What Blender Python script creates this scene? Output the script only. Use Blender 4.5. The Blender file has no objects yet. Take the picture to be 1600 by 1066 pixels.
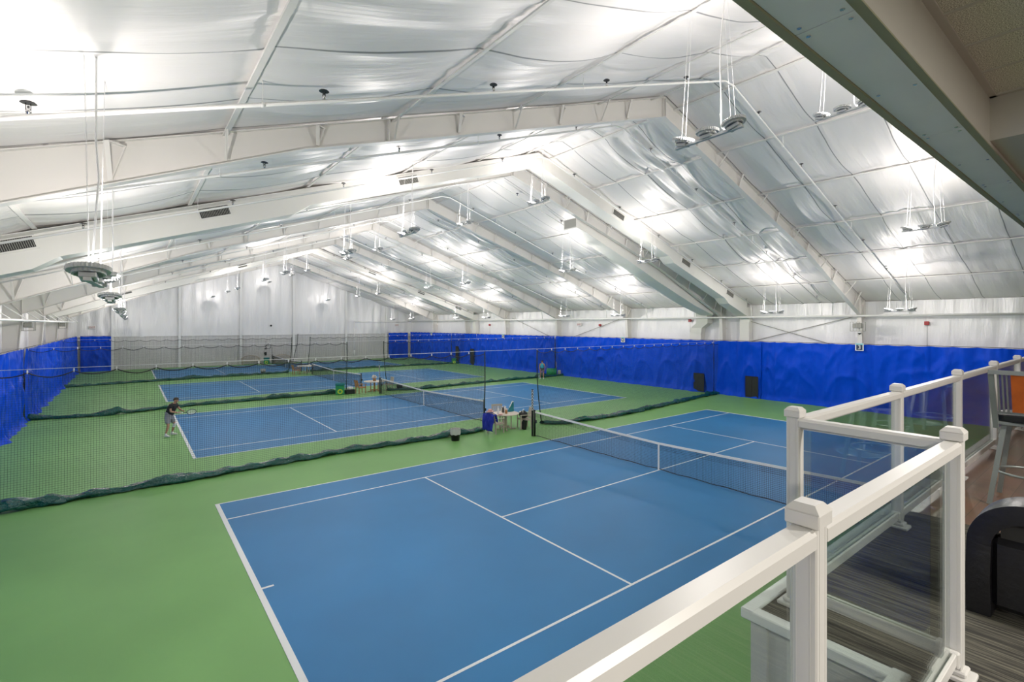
import bpy, math, random
import numpy as np
from mathutils import Vector, Matrix, noise
random.seed(7)
PI = math.pi
SC = bpy.context.scene
COL = SC.collection

# ------------------------------------------------------------------ camera
cam_d = bpy.data.cameras.new('camera')
cam = bpy.data.objects.new('camera', cam_d); COL.objects.link(cam); SC.camera = cam
CX, CY, CZ, YAW = -1.789, -10.065, 4.826, 0.6736
cam.location = (CX, CY, CZ)
cam.rotation_euler = (PI/2, 0, -YAW)
cam_d.sensor_fit = 'HORIZONTAL'; cam_d.sensor_width = 36.0
cam_d.lens = 775.4/1600*36.0
cam_d.shift_x = -20.7/1600
cam_d.shift_y = -26.2/1600
cam_d.clip_start = 0.05; cam_d.clip_end = 200
# ------------------------------------------------------------------ world, exposure
w = bpy.data.worlds.new('world'); SC.world = w; w.use_nodes = True
w.node_tree.nodes['Background'].inputs[0].default_value = (0.9, 0.95, 1, 1)
w.node_tree.nodes['Background'].inputs[1].default_value = 0.15
SC.view_settings.view_transform = 'Standard'
SC.view_settings.look = 'None'
SC.view_settings.gamma = 1.0
SC.view_settings.exposure = 0.75
SC.cycles.use_denoising = True
SC.cycles.max_bounces = 10; SC.cycles.diffuse_bounces = 6; SC.cycles.glossy_bounces = 4
SC.cycles.transparent_max_bounces = 24
SC.cycles.sample_clamp_indirect = 6
LAMP_W = 158.0        # watts of each hanging up-light
LOUNGE_FILL_W = 210.0  # watts of each added lounge fill light

# ------------------------------------------------------------------ materials
def mat(name, col, rough=0.6, metal=0.0, spec=0.5, bump=None, var=0.0, vscale=3.0, coat=0.0, emit=None):
    m = bpy.data.materials.new(name); m.use_nodes = True
    nt = m.node_tree; b = nt.nodes['Principled BSDF']
    b.inputs['Base Color'].default_value = (*col, 1); b.inputs['Roughness'].default_value = rough
    b.inputs['Metallic'].default_value = metal; b.inputs['Specular IOR Level'].default_value = spec
    b.inputs['Coat Weight'].default_value = coat
    if emit: b.inputs['Emission Color'].default_value = (*emit[0], 1); b.inputs['Emission Strength'].default_value = emit[1]
    g = nt.nodes.new('ShaderNodeNewGeometry')
    if bump or var:
        mp = nt.nodes.new('ShaderNodeMapping'); nt.links.new(g.outputs['Position'], mp.inputs[0])
        m['map'] = 1
    if var:
        n = nt.nodes.new('ShaderNodeTexNoise'); n.inputs['Scale'].default_value = vscale; n.inputs['Detail'].default_value = 5
        nt.links.new(g.outputs['Position'], n.inputs['Vector'])
        r = nt.nodes.new('ShaderNodeMapRange'); r.inputs[3].default_value = 1-var; r.inputs[4].default_value = 1+var
        r.inputs[1].default_value = 0.3; r.inputs[2].default_value = 0.7
        nt.links.new(n.outputs['Fac'], r.inputs[0])
        mx = nt.nodes.new('ShaderNodeVectorMath'); mx.operation = 'SCALE'; mx.inputs[0].default_value = col
        nt.links.new(r.outputs[0], mx.inputs['Scale']); nt.links.new(mx.outputs[0], b.inputs['Base Color'])
    if bump:   # (scale xyz, strength, distance)
        (sx, sy, sz), st, dist = bump
        mp.inputs['Scale'].default_value = (sx, sy, sz)
        n = nt.nodes.new('ShaderNodeTexNoise'); n.inputs['Scale'].default_value = 1; n.inputs['Detail'].default_value = 4
        nt.links.new(mp.outputs[0], n.inputs['Vector'])
        bp = nt.nodes.new('ShaderNodeBump'); bp.inputs['Strength'].default_value = st; bp.inputs['Distance'].default_value = dist
        nt.links.new(n.outputs['Fac'], bp.inputs['Height']); nt.links.new(bp.outputs[0], b.inputs['Normal'])
    return m

M = {}
M['film'] = mat('ceiling_film', (0.78, 0.75, 0.735), 0.46, 0.13, 0.5, bump=((0.5, 6.0, 1.0), 0.35, 0.06))
M['wallfilm'] = mat('wall_film', (0.78, 0.78, 0.78), 0.4, 0.1, 0.5, bump=((5.0, 5.0, 0.7), 0.5, 0.08))
M['steel'] = mat('white_painted_steel', (0.70, 0.68, 0.65), 0.55)
M['duct'] = mat('painted_duct', (0.72, 0.71, 0.67), 0.5)
M['pipe'] = mat('white_pipe', (0.80, 0.80, 0.78), 0.4)
M['ribwall'] = mat('ribbed_wall_panel', (0.60, 0.59, 0.57), 0.5, var=0.03)
M['green'] = mat('green_acrylic_court', (0.185, 0.40, 0.125), 0.5, 0, 0.25, bump=((60, 60, 60), 0.08, 0.01), var=0.05, vscale=0.6)
M['blue'] = mat('blue_acrylic_court', (0.026, 0.185, 0.42), 0.5, 0, 0.25, bump=((60, 60, 60), 0.08, 0.01), var=0.06, vscale=0.5)
M['line'] = mat('white_court_line', (0.78, 0.80, 0.80), 0.6)
M['vinyl'] = mat('blue_vinyl', (0.0, 0.058, 0.58), 0.45, 0, 0.1, bump=((3.0, 3.0, 1.6), 0.35, 0.08))
M['vinyl_dark'] = mat('black_screen', (0.012, 0.014, 0.016), 0.7)
M['skirt'] = mat('dark_green_vinyl', (0.003, 0.085, 0.068), 0.22, 0, 0.7, bump=((7, 7, 9), 1.0, 0.10))
M['net'] = mat('dark_netting', (0.012, 0.03, 0.022), 0.7)
M['netblack'] = mat('black_net_cord', (0.012, 0.012, 0.015), 0.7)
M['band'] = mat('white_net_band', (0.80, 0.79, 0.77), 0.6)
M['black'] = mat('black_paint', (0.012, 0.012, 0.013), 0.4)
M['rail'] = mat('almond_white_rail', (0.64, 0.63, 0.61), 0.35, 0, 0.5)
M['dark'] = mat('dark_gap', (0.03, 0.03, 0.03), 0.8)
M['grille'] = mat('grille_grey', (0.30, 0.30, 0.27), 0.5)
M['lampgrey'] = mat('lamp_grey_metal', (0.50, 0.51, 0.51), 0.45, 0.2)
M['lampdark'] = mat('lamp_dark_inset', (0.10, 0.11, 0.13), 0.4, 0.2)
M['led'] = mat('led_lens', (0.9, 0.9, 0.9), 0.3, emit=((1, 0.98, 0.95), 5.0))
M['wire'] = mat('white_wire', (0.80, 0.80, 0.80), 0.4)
M['teak'] = mat('orange_wood', (0.42, 0.20, 0.065), 0.5, bump=((6, 6, 40), 0.2, 0.01), var=0.12, vscale=8)
M['greywood'] = mat('weathered_wood', (0.50, 0.44, 0.36), 0.7, var=0.1, vscale=9)
M['stone'] = mat('pale_table_top', (0.66, 0.58, 0.50), 0.5, var=0.05, vscale=8)
M['skin'] = mat('skin', (0.50, 0.26, 0.17), 0.5)
M['white'] = mat('white_cloth', (0.80, 0.80, 0.80), 0.7)
M['leather'] = mat('black_leather', (0.011, 0.011, 0.014), 0.33, 0, 0.55, bump=((30, 30, 30), 0.25, 0.01))
M['chrome'] = mat('chrome', (0.6, 0.6, 0.6), 0.2, 1.0)
M['stoolmetal'] = mat('pewter_metal', (0.26, 0.29, 0.285), 0.35, 0.5)
M['cherry'] = mat('cherry_wood', (0.42, 0.10, 0.018), 0.35, 0, 0.5, var=0.15, vscale=10)
M['header'] = mat('grey_green_panel', (0.78, 0.79, 0.80), 0.6, var=0.03, vscale=2)
M['drywall'] = mat('lounge_drywall', (0.50, 0.485, 0.44), 0.8, bump=((40, 40, 40), 0.1, 0.01))
M['beige'] = mat('header_lip', (0.30, 0.30, 0.20), 0.7)
M['red'] = mat('red_alarm', (0.35, 0.02, 0.02), 0.4)
M['exitsign'] = mat('exit_plate', (0.75, 0.72, 0.70), 0.5)
M['teal'] = mat('teal_cloth', (0.01, 0.19, 0.22), 0.7)
M['greenplastic'] = mat('green_plastic', (0.01, 0.28, 0.10), 0.45)
M['yellow'] = mat('tennis_yellow', (0.55, 0.70, 0.04), 0.6)
M['bluecloth'] = mat('royal_blue_cloth', (0.008, 0.025, 0.38), 0.7, bump=((20, 20, 20), 0.5, 0.03))
M['shirt'] = mat('black_shirt', (0.015, 0.013, 0.015), 0.8)
M['shorts'] = mat('grey_shorts', (0.30, 0.31, 0.33), 0.8)
M['hair'] = mat('dark_hair', (0.03, 0.022, 0.018), 0.6)
M['aqua'] = mat('aqua_shirt', (0.03, 0.38, 0.55), 0.7)
M['olive'] = mat('olive_shorts', (0.06, 0.09, 0.08), 0.8)
M['paleaqua'] = mat('pale_sign_blue', (0.25, 0.55, 0.60), 0.5)
M['navy'] = mat('sign_navy', (0.01, 0.03, 0.08), 0.5)
M['pink'] = mat('pink_cloth', (0.70, 0.38, 0.34), 0.8)
M['orange'] = mat('orange_cord', (0.5, 0.2, 0.04), 0.6)

def tweak_film():
    # blanket seams every 1.67 m along the hall: a thin dark lap that wanders a little
    m = M['film']; nt = m.node_tree; b = nt.nodes['Principled BSDF']
    g = nt.nodes.new('ShaderNodeNewGeometry'); sp = nt.nodes.new('ShaderNodeSeparateXYZ'); nt.links.new(g.outputs['Position'], sp.inputs[0])
    n = nt.nodes.new('ShaderNodeTexNoise'); n.inputs['Scale'].default_value = 0.35; nt.links.new(g.outputs['Position'], n.inputs['Vector'])
    a = nt.nodes.new('ShaderNodeMath'); a.operation = 'MULTIPLY_ADD'; a.inputs[1].default_value = 0.22
    nt.links.new(n.outputs['Fac'], a.inputs[0]); nt.links.new(sp.outputs['Y'], a.inputs[2])
    p = nt.nodes.new('ShaderNodeMath'); p.operation = 'PINGPONG'; p.inputs[1].default_value = 0.835; nt.links.new(a.outputs[0], p.inputs[0])
    r = nt.nodes.new('ShaderNodeMapRange'); r.inputs[1].default_value = 0.008; r.inputs[2].default_value = 0.022
    nt.links.new(p.outputs[0], r.inputs[0])
    mx = nt.nodes.new('ShaderNodeMix'); mx.data_type = 'RGBA'
    mx.inputs['A'].default_value = (0.26, 0.26, 0.26, 1); mx.inputs['B'].default_value = (0.78, 0.75, 0.735, 1)
    nt.links.new(r.outputs[0], mx.inputs['Factor']); nt.links.new(mx.outputs['Result'], b.inputs['Base Color'])
tweak_film()

def carpet_mat():
    m = bpy.data.materials.new('striped_carpet'); m.use_nodes = True; nt = m.node_tree; b = nt.nodes['Principled BSDF']
    b.inputs['Roughness'].default_value = 0.95
    g = nt.nodes.new('ShaderNodeNewGeometry'); mp = nt.nodes.new('ShaderNodeMapping'); mp.inputs['Scale'].default_value = (95, 3.0, 1)
    nt.links.new(g.outputs['Position'], mp.inputs[0])
    n = nt.nodes.new('ShaderNodeTexNoise'); n.inputs['Scale'].default_value = 1.0; n.inputs['Detail'].default_value = 3; nt.links.new(mp.outputs[0], n.inputs['Vector'])
    r = nt.nodes.new('ShaderNodeValToRGB'); r.color_ramp.elements[0].color = (0.028, 0.026, 0.022, 1); r.color_ramp.elements[0].position = 0.42
    r.color_ramp.elements[1].color = (0.16, 0.15, 0.115, 1); r.color_ramp.elements[1].position = 0.72
    nt.links.new(n.outputs['Fac'], r.inputs[0]); nt.links.new(r.outputs[0], b.inputs['Base Color'])
    bp = nt.nodes.new('ShaderNodeBump'); bp.inputs['Strength'].default_value = 0.5; bp.inputs['Distance'].default_value = 0.01
    nt.links.new(n.outputs['Fac'], bp.inputs['Height']); nt.links.new(bp.outputs[0], b.inputs['Normal'])
    return m
M['carpet'] = carpet_mat()

def wood_floor_mat():
    m = bpy.data.materials.new('plank_floor'); m.use_nodes = True; nt = m.node_tree; b = nt.nodes['Principled BSDF']
    b.inputs['Roughness'].default_value = 0.28
    g = nt.nodes.new('ShaderNodeNewGeometry')
    br = nt.nodes.new('ShaderNodeTexBrick'); br.inputs['Scale'].default_value = 1.0
    br.inputs['Brick Width'].default_value = 1.2; br.inputs['Row Height'].default_value = 0.15; br.inputs['Mortar Size'].default_value = 0.002
    br.inputs['Color1'].default_value = (0.17, 0.08, 0.042, 1); br.inputs['Color2'].default_value = (0.27, 0.145, 0.085, 1); br.inputs['Mortar'].default_value = (0.04, 0.02, 0.01, 1)
    mp = nt.nodes.new('ShaderNodeMapping'); mp.inputs['Rotation'].default_value = (0, 0, 0.0); nt.links.new(g.outputs['Position'], mp.inputs[0]); nt.links.new(mp.outputs[0], br.inputs['Vector'])
    n = nt.nodes.new('ShaderNodeTexNoise'); n.inputs['Scale'].default_value = 3; n.inputs['Detail'].default_value = 6; nt.links.new(g.outputs['Position'], n.inputs['Vector'])
    mx = nt.nodes.new('ShaderNodeMix'); mx.data_type = 'RGBA'; mx.blend_type = 'MULTIPLY'; mx.inputs['Factor'].default_value = 0.5
    nt.links.new(br.outputs['Color'], mx.inputs['A']); nt.links.new(n.outputs['Color'], mx.inputs['B']); nt.links.new(mx.outputs['Result'], b.inputs['Base Color'])
    return m
M['wood'] = wood_floor_mat()

def tile_mat():
    m = bpy.data.materials.new('ceiling_tile'); m.use_nodes = True; nt = m.node_tree; b = nt.nodes['Principled BSDF']
    b.inputs['Roughness'].default_value = 0.95
    g = nt.nodes.new('ShaderNodeNewGeometry')
    n = nt.nodes.new('ShaderNodeTexNoise'); n.inputs['Scale'].default_value = 130; n.inputs['Detail'].default_value = 2; nt.links.new(g.outputs['Position'], n.inputs['Vector'])
    r = nt.nodes.new('ShaderNodeValToRGB'); r.color_ramp.elements[0].color = (0.34, 0.33, 0.27, 1); r.color_ramp.elements[0].position = 0.4
    r.color_ramp.elements[1].color = (0.80, 0.79, 0.70, 1); r.color_ramp.elements[1].position = 0.6
    nt.links.new(n.outputs['Fac'], r.inputs[0]); nt.links.new(r.outputs[0], b.inputs['Base Color'])
    return m
M['tile'] = tile_mat()

def glass_mat():
    m = bpy.data.materials.new('clear_glass'); m.use_nodes = True; nt = m.node_tree
    for n in list(nt.nodes): nt.nodes.remove(n)
    o = nt.nodes.new('ShaderNodeOutputMaterial'); t = nt.nodes.new('ShaderNodeBsdfTransparent'); t.inputs[0].default_value = (0.93, 0.97, 0.95, 1)
    gl = nt.nodes.new('ShaderNodeBsdfGlossy'); gl.inputs['Roughness'].default_value = 0.0
    # Schlick reflectance, the same from both sides of the pane
    g = nt.nodes.new('ShaderNodeNewGeometry'); dp = nt.nodes.new('ShaderNodeVectorMath'); dp.operation = 'DOT_PRODUCT'
    nt.links.new(g.outputs['Normal'], dp.inputs[0]); nt.links.new(g.outputs['Incoming'], dp.inputs[1])
    ab = nt.nodes.new('ShaderNodeMath'); ab.operation = 'ABSOLUTE'; nt.links.new(dp.outputs['Value'], ab.inputs[0])
    om = nt.nodes.new('ShaderNodeMath'); om.operation = 'SUBTRACT'; om.inputs[0].default_value = 1; nt.links.new(ab.outputs[0], om.inputs[1])
    pw = nt.nodes.new('ShaderNodeMath'); pw.operation = 'POWER'; pw.inputs[1].default_value = 5; nt.links.new(om.outputs[0], pw.inputs[0])
    f = nt.nodes.new('ShaderNodeMath'); f.operation = 'MULTIPLY_ADD'; f.inputs[1].default_value = 0.95; f.inputs[2].default_value = 0.10; nt.links.new(pw.outputs[0], f.inputs[0])
    mx = nt.nodes.new('ShaderNodeMixShader'); nt.links.new(f.outputs[0], mx.inputs[0]); nt.links.new(t.outputs[0], mx.inputs[1]); nt.links.new(gl.outputs[0], mx.inputs[2])
    nt.links.new(mx.outputs[0], o.inputs[0])
    return m
M['glass'] = glass_mat()

# ------------------------------------------------------------------ mesh helpers
class MB:
    def __init__(s): s.v = []; s.f = []; s.m = []; s.sm = []
    def add(s, vs, fs, mi=0, smooth=False):
        b = len(s.v); s.v += [tuple(v) for v in vs]; s.f += [tuple(i+b for i in f) for f in fs]
        s.m += [mi]*len(fs); s.sm += [smooth]*len(fs); return s
    def box(s, lo, hi, mi=0, R=None, c=None, bev=0.0):
        x0, y0, z0 = lo; x1, y1, z1 = hi
        if bev > 0:
            # chamfered box: 24 verts
            vs = []; idx = {}
            for ix, X in enumerate((x0, x1)):
                for iy, Y in enumerate((y0, y1)):
                    for iz, Z in enumerate((z0, z1)):
                        sx, sy, sz = (1-2*ix)*bev, (1-2*iy)*bev, (1-2*iz)*bev
                        idx[ix, iy, iz, 0] = len(vs); vs.append((X, Y+sy, Z+sz))
                        idx[ix, iy, iz, 1] = len(vs); vs.append((X+sx, Y, Z+sz))
                        idx[ix, iy, iz, 2] = len(vs); vs.append((X+sx, Y+sy, Z))
            fs = []
            q = [(0, 0), (1, 0), (1, 1), (0, 1)]
            for i in (0, 1):
                a = [idx[i, p, r, 0] for p, r in q]; fs.append(a if i else a[::-1])
                a = [idx[p, i, r, 1] for p, r in q]; fs.append(a[::-1] if i else a)
                a = [idx[p, r, i, 2] for p, r in q]; fs.append(a if i else a[::-1])
            for a in (0, 1):
                for b_ in (0, 1):
                    e = [idx[a, b_, 0, 0], idx[a, b_, 1, 0], idx[a, b_, 1, 1], idx[a, b_, 0, 1]]; fs.append(e if (a ^ b_) else e[::-1])
                    e = [idx[a, 0, b_, 0], idx[a, 0, b_, 2], idx[a, 1, b_, 2], idx[a, 1, b_, 0]]; fs.append(e if (a ^ b_) else e[::-1])
                    e = [idx[0, a, b_, 1], idx[1, a, b_, 1], idx[1, a, b_, 2], idx[0, a, b_, 2]]; fs.append(e if (a ^ b_) else e[::-1])
            for k in [(i, j, l) for i in (0, 1) for j in (0, 1) for l in (0, 1)]:
                e = [idx[(*k, 0)], idx[(*k, 1)], idx[(*k, 2)]]; fs.append(e if sum(k) % 2 else e[::-1])
        else:
            vs = [(x0, y0, z0), (x1, y0, z0), (x1, y1, z0), (x0, y1, z0), (x0, y0, z1), (x1, y0, z1), (x1, y1, z1), (x0, y1, z1)]
            fs = [(0, 3, 2, 1), (4, 5, 6, 7), (0, 1, 5, 4), (1, 2, 6, 5), (2, 3, 7, 6), (3, 0, 4, 7)]
        if R is not None:
            c = Vector(c) if c is not None else Vector(((x0+x1)/2, (y0+y1)/2, (z0+z1)/2))
            vs = [R @ (Vector(v)-c) + c for v in vs]
        return s.add(vs, fs, mi)
    def bar(s, a, b, wx, wz, mi=0, up=(0, 0, 1)):
        a = Vector(a); b = Vector(b); d = (b-a).normalized(); u = Vector(up)
        if abs(d.dot(u)) > 0.98: u = Vector((1, 0, 0))
        r = d.cross(u).normalized(); u = r.cross(d)
        vs = [p + r*sx*wx/2 + u*sz*wz/2 for p in (a, b) for sx, sz in ((-1, -1), (1, -1), (1, 1), (-1, 1))]
        return s.add(vs, [(0, 1, 2, 3), (7, 6, 5, 4), (0, 4, 5, 1), (1, 5, 6, 2), (2, 6, 7, 3), (3, 7, 4, 0)], mi)
    def tube(s, pts, r, n=8, mi=0, cap=True, closed=False):
        pts = [Vector(p) for p in pts]; N = len(pts); rr = r if isinstance(r, (list, tuple)) else [r]*N
        vs = []; u = None
        for i, p in enumerate(pts):
            d = (pts[(i+1) % N]-pts[i-1]) if closed else (pts[min(i+1, N-1)]-pts[max(i-1, 0)])
            d = d.normalized() if d.length > 1e-9 else Vector((0, 0, 1))
            if u is None:
                u = Vector((0, 0, 1)) if abs(d.z) < 0.9 else Vector((1, 0, 0))
            u = (u - d*u.dot(d)).normalized(); v = d.cross(u)
            vs += [p + (u*math.cos(2*PI*k/n)+v*math.sin(2*PI*k/n))*rr[i] for k in range(n)]
        fs = []
        for i in range(N if closed else N-1):
            j = (i+1) % N
            for k in range(n): fs.append((i*n+k, i*n+(k+1) % n, j*n+(k+1) % n, j*n+k))
        s.add(vs, fs, mi, True)
        if cap and not closed:
            b = len(s.v)-len(vs)
            s.f += [tuple(b+k for k in range(n))[::-1], tuple(b+(N-1)*n+k for k in range(n))]; s.m += [mi]*2; s.sm += [False]*2
        return s
    def lathe(s, prof, c=(0, 0, 0), n=20, mi=0, smooth=True, sc=(1, 1)):
        vs = [(c[0]+r*math.cos(2*PI*k/n)*sc[0], c[1]+r*math.sin(2*PI*k/n)*sc[1], c[2]+z) for r, z in prof for k in range(n)]
        fs = [(i*n+k, i*n+(k+1) % n, (i+1)*n+(k+1) % n, (i+1)*n+k) for i in range(len(prof)-1) for k in range(n)]
        s.add(vs, fs, mi, smooth)
        b = len(s.v)-len(vs)
        s.f += [tuple(b+k for k in range(n))[::-1], tuple(b+(len(prof)-1)*n+k for k in range(n))]; s.m += [mi]*2; s.sm += [False]*2
        return s
    def prism(s, poly, axis, a, b, mi=0):
        # poly of 2-D points, extruded along axis (0 x,1 y,2 z) from a to b
        def P(p, t): q = [p[0], p[1]]; q.insert(axis, t); return tuple(q)
        n = len(poly); vs = [P(p, a) for p in poly]+[P(p, b) for p in poly]
        fs = [tuple(range(n)), tuple(range(2*n-1, n-1, -1))]+[(i, i+n, (i+1) % n+n, (i+1) % n) for i in range(n)]
        return s.add(vs, fs, mi)
    def grid(s, fn, nu, nv, mi=0, smooth=True):
        vs = [fn(i/nu, j/nv) for j in range(nv+1) for i in range(nu+1)]
        fs = [(j*(nu+1)+i, j*(nu+1)+i+1, (j+1)*(nu+1)+i+1, (j+1)*(nu+1)+i) for j in range(nv) for i in range(nu)]
        return s.add(vs, fs, mi, smooth)
    def sphere(s, c, r, mi=0, n=12, m=8, sc=(1, 1, 1)):
        prof = [(max(1e-4, math.sin(PI*i/m))*r, -math.cos(PI*i/m)*r) for i in range(m+1)]
        vs = [(c[0]+a*math.cos(2*PI*k/n)*sc[0], c[1]+a*math.sin(2*PI*k/n)*sc[1], c[2]+z*sc[2]) for a, z in prof for k in range(n)]
        fs = [(i*n+k, i*n+(k+1) % n, (i+1)*n+(k+1) % n, (i+1)*n+k) for i in range(m) for k in range(n)]
        return s.add(vs, fs, mi, True)
    def xf(s, Mx): s.v = [tuple(Mx @ Vector(v)) for v in s.v]; return s
    def build(s, name, mats, parent=None, loc=None):
        me = bpy.data.meshes.new(name); me.from_pydata(s.v, [], s.f)
        for k in (mats if isinstance(mats, (list, tuple)) else [mats]): me.materials.append(M[k])
        me.polygons.foreach_set('material_index', s.m); me.polygons.foreach_set('use_smooth', s.sm); me.update()
        o = bpy.data.objects.new(name, me); COL.objects.link(o)
        if parent: o.parent = parent
        if loc: o.location = loc
        return o

def tag(o, label=None, cat=None, group=None, kind=None):
    if label: o['label'] = label
    if cat: o['category'] = cat
    if group: o['group'] = group
    if kind: o['kind'] = kind
    return o
def empty(name, loc, label, cat, group=None, rz=0):
    o = bpy.data.objects.new(name, None); COL.objects.link(o); o.location = loc; o.rotation_euler = (0, 0, rz); o.empty_display_size = 0.2
    return tag(o, label, cat, group)
def copy_tree(o, parent=None):
    c = o.copy(); COL.objects.link(c); c.parent = parent
    for ch in list(o.children): copy_tree(ch, c)
    return c
def struct(name, mb, mats, label=None, parent=None):
    return tag(mb.build(name, mats, parent), label, None, None, 'structure')
def nz(x, y, z=0.0): return noise.noise(Vector((x, y, z)))

# ------------------------------------------------------------------ dimensions of the hall
XL, XR, YB, YF = -6.9, 31.0, 57.6, -8.8      # left wall, right wall, far end wall, front wall (balcony side)
RX, RZ, SL = 12.1, 12.4, 1/3.0                # ridge x, ridge height, roof slope
def roofz(x): return RZ - SL*abs(x-RX)
ZF = 3.27                                     # balcony floor height
COURT_Y = [0.0, 16.73, 33.34, 49.92]
FRAME_Y = [0.0, 8.35, 16.7, 25.3, 33.6, 41.8, 50.0]
PURLIN_X = [-3.55, -0.48, 2.62, 5.85, 9.0, 11.5, 12.72, 15.43, 18.56, 21.68, 24.72, 27.8]
NEAR = {0: 'first', 1: 'second', 2: 'third', 3: 'fourth', 4: 'fifth', 5: 'sixth', 6: 'seventh', 7: 'eighth', 8: 'ninth', 9: 'tenth', 10: 'eleventh', 11: 'twelfth', 12: 'thirteenth'}

# floor
fl = MB(); fl.box((XL-0.3, YF-0.4, -0.2), (XR+0.3, YB+0.3, 0.0))
struct('floor', fl, 'green', 'green acrylic tennis hall floor around the blue courts')

# courts
CN = ['nearest the balcony', 'second from the balcony, where the man in black stands', 'third from the balcony', 'farthest from the balcony, by the end wall']
for k, yc in enumerate(COURT_Y):
    t = empty('tennis_court', (0, yc, 0), 'blue tennis court with white lines, ' + CN[k], 'tennis court', 'blue tennis courts')
    b = MB(); b.box((0, -5.485, 0.0), (23.77, 5.485, 0.004)); b.build('court_surface', 'blue', t)
    l = MB(); z0, z1 = 0.004, 0.007
    def ln(x0, y0, x1, y1): l.box((x0, y0, z0), (x1, y1, z1))
    ln(-0.0, -5.485, 0.10, 5.485); ln(23.67, -5.485, 23.77, 5.485)
    for s in (-1, 1):
        ya, yb = sorted((s*5.485, s*5.435)); ln(0.10, ya, 23.67, yb)
        ya, yb = sorted((s*4.14, s*4.09)); ln(0.10, ya, 23.67, yb)
    ln(5.46, -4.09, 5.51, 4.09); ln(18.26, -4.09, 18.31, 4.09); ln(5.51, -0.025, 18.26, 0.025)
    ln(0.10, -0.03, 0.30, 0.03); ln(23.47, -0.03, 23.67, 0.03)
    l.build('court_lines', 'line', t)

# ------------------------------------------------------------------ ceiling film
def build_ceiling():
    xs = np.arange(XL, XR+0.01, 0.135); ys = np.arange(YF-0.1, YB+0.15, 0.14)
    px_ = np.array([XL]+PURLIN_X+[XR])
    X, Y = np.meshgrid(xs, ys)
    base = RZ - SL*np.abs(X-RX)
    idx = np.clip(np.searchsorted(px_, X)-1, 0, len(px_)-2)
    a = px_[idx]; b = px_[idx+1]; t = np.clip((X-a)/(b-a), 0, 1)
    span = (b-a)/3.1
    bay = (Y+0.0)/8.35
    amp = 0.11 + 0.05*np.sin(2*PI*Y/5.1+idx*1.7) + 0.03*np.sin(2*PI*Y/1.9+idx*2.3)
    sag = amp*4*t*(1-t)*span
    # transverse gathers, strongest near the straps
    g = 0.016*np.sin(2*PI*(Y*2.3+0.35*np.sin(X*1.3)+idx*0.37)) * (1-4*t*(1-t)*0.7)
    g += 0.012*np.sin(2*PI*(Y*1.13+0.5*np.sin(X*0.7+idx)))
    # a shallow V at every blanket seam
    sd = np.abs(((Y+0.9) % 1.67)-0.835)
    g += 0.05*np.exp(-(sd/0.12)**2)
    # loose, heavily gathered stretches of sheet behind the second and fourth frames on the right slope
    loose = np.exp(-((Y-2.4)/1.3)**2)*(X > 13)*(X < 26) + 0.7*np.exp(-((Y-19.3)/1.4)**2)*(X > 14) + 0.6*np.exp(-((Y-36)/1.6)**2)*(X > 14)
    g += loose*(0.10*np.sin(2*PI*(Y*0.95+0.12*np.sin(X*1.1)))+0.05*np.sin(2*PI*(Y*2.1+0.3*np.sin(X*0.9))))
    # the sheet is pulled up tight where it crosses a roof frame
    near = np.min(np.abs(Y[..., None]-np.array(FRAME_Y)), axis=-1); tight = 1-0.85*np.exp(-(near/0.9)**2)
    Z = base - (sag*(1+0.5*loose) + g*0.9)*tight + 0.03*(1-tight)
    Z = np.maximum(Z, 5.95)
    ny, nx = X.shape
    v = np.stack([X, Y, Z], -1).reshape(-1, 3)
    i = np.arange(ny-1)[:, None]*nx + np.arange(nx-1)[None, :]
    f = np.stack([i, i+nx, i+nx+1, i+1], -1).reshape(-1, 4)
    me = bpy.data.meshes.new('ceiling'); me.vertices.add(len(v)); me.vertices.foreach_set('co', v.ravel())
    me.loops.add(f.size); me.loops.foreach_set('vertex_index', f.ravel())
    me.polygons.add(len(f)); me.polygons.foreach_set('loop_start', np.arange(len(f))*4); me.polygons.foreach_set('loop_total', np.full(len(f), 4))
    me.polygons.foreach_set('use_smooth', np.ones(len(f), bool)); me.update(calc_edges=True); me.materials.append(M['film'])
    o = bpy.data.objects.new('ceiling', me); COL.objects.link(o)
    tag(o, 'white insulation film lining the sloped roof of the hall', None, None, 'structure')
build_ceiling()
# outer roof deck so that no outside light leaks in
rd = MB()
rd.add([(XL-0.3, YF-8, 6.35), (RX, YF-8, 12.85), (RX, YB+0.4, 12.85), (XL-0.3, YB+0.4, 6.35)], [(0, 1, 2, 3)])
rd.add([(RX, YF-8, 12.85), (XR+0.3, YF-8, 6.35), (XR+0.3, YB+0.4, 6.35), (RX, YB+0.4, 12.85)], [(0, 1, 2, 3)])
struct('ceiling_deck', rd, 'steel', 'roof deck above the white film')

# ceiling straps (flat white bands below the film, running the length of the hall)
for k, x in enumerate(PURLIN_X):
    mb = MB(); z = roofz(x)-0.08
    sl = SL if x < RX else -SL
    R = Matrix.Rotation(-math.atan(sl), 3, 'Y')
    mb.box((x-0.045, YF+0.02, z-0.012), (x+0.045, YB-0.1, z+0.012), 0, R)
    side = 'left' if x < RX else 'right'
    n = (PURLIN_X.index(x) if x < RX else len(PURLIN_X)-1-PURLIN_X.index(x))
    tag(mb.build('ceiling_strap', 'steel'), f'long white strap under the {side} roof slope, {NEAR[n]} up from the {side} eave', 'strap', 'straps holding the roof film')

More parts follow.
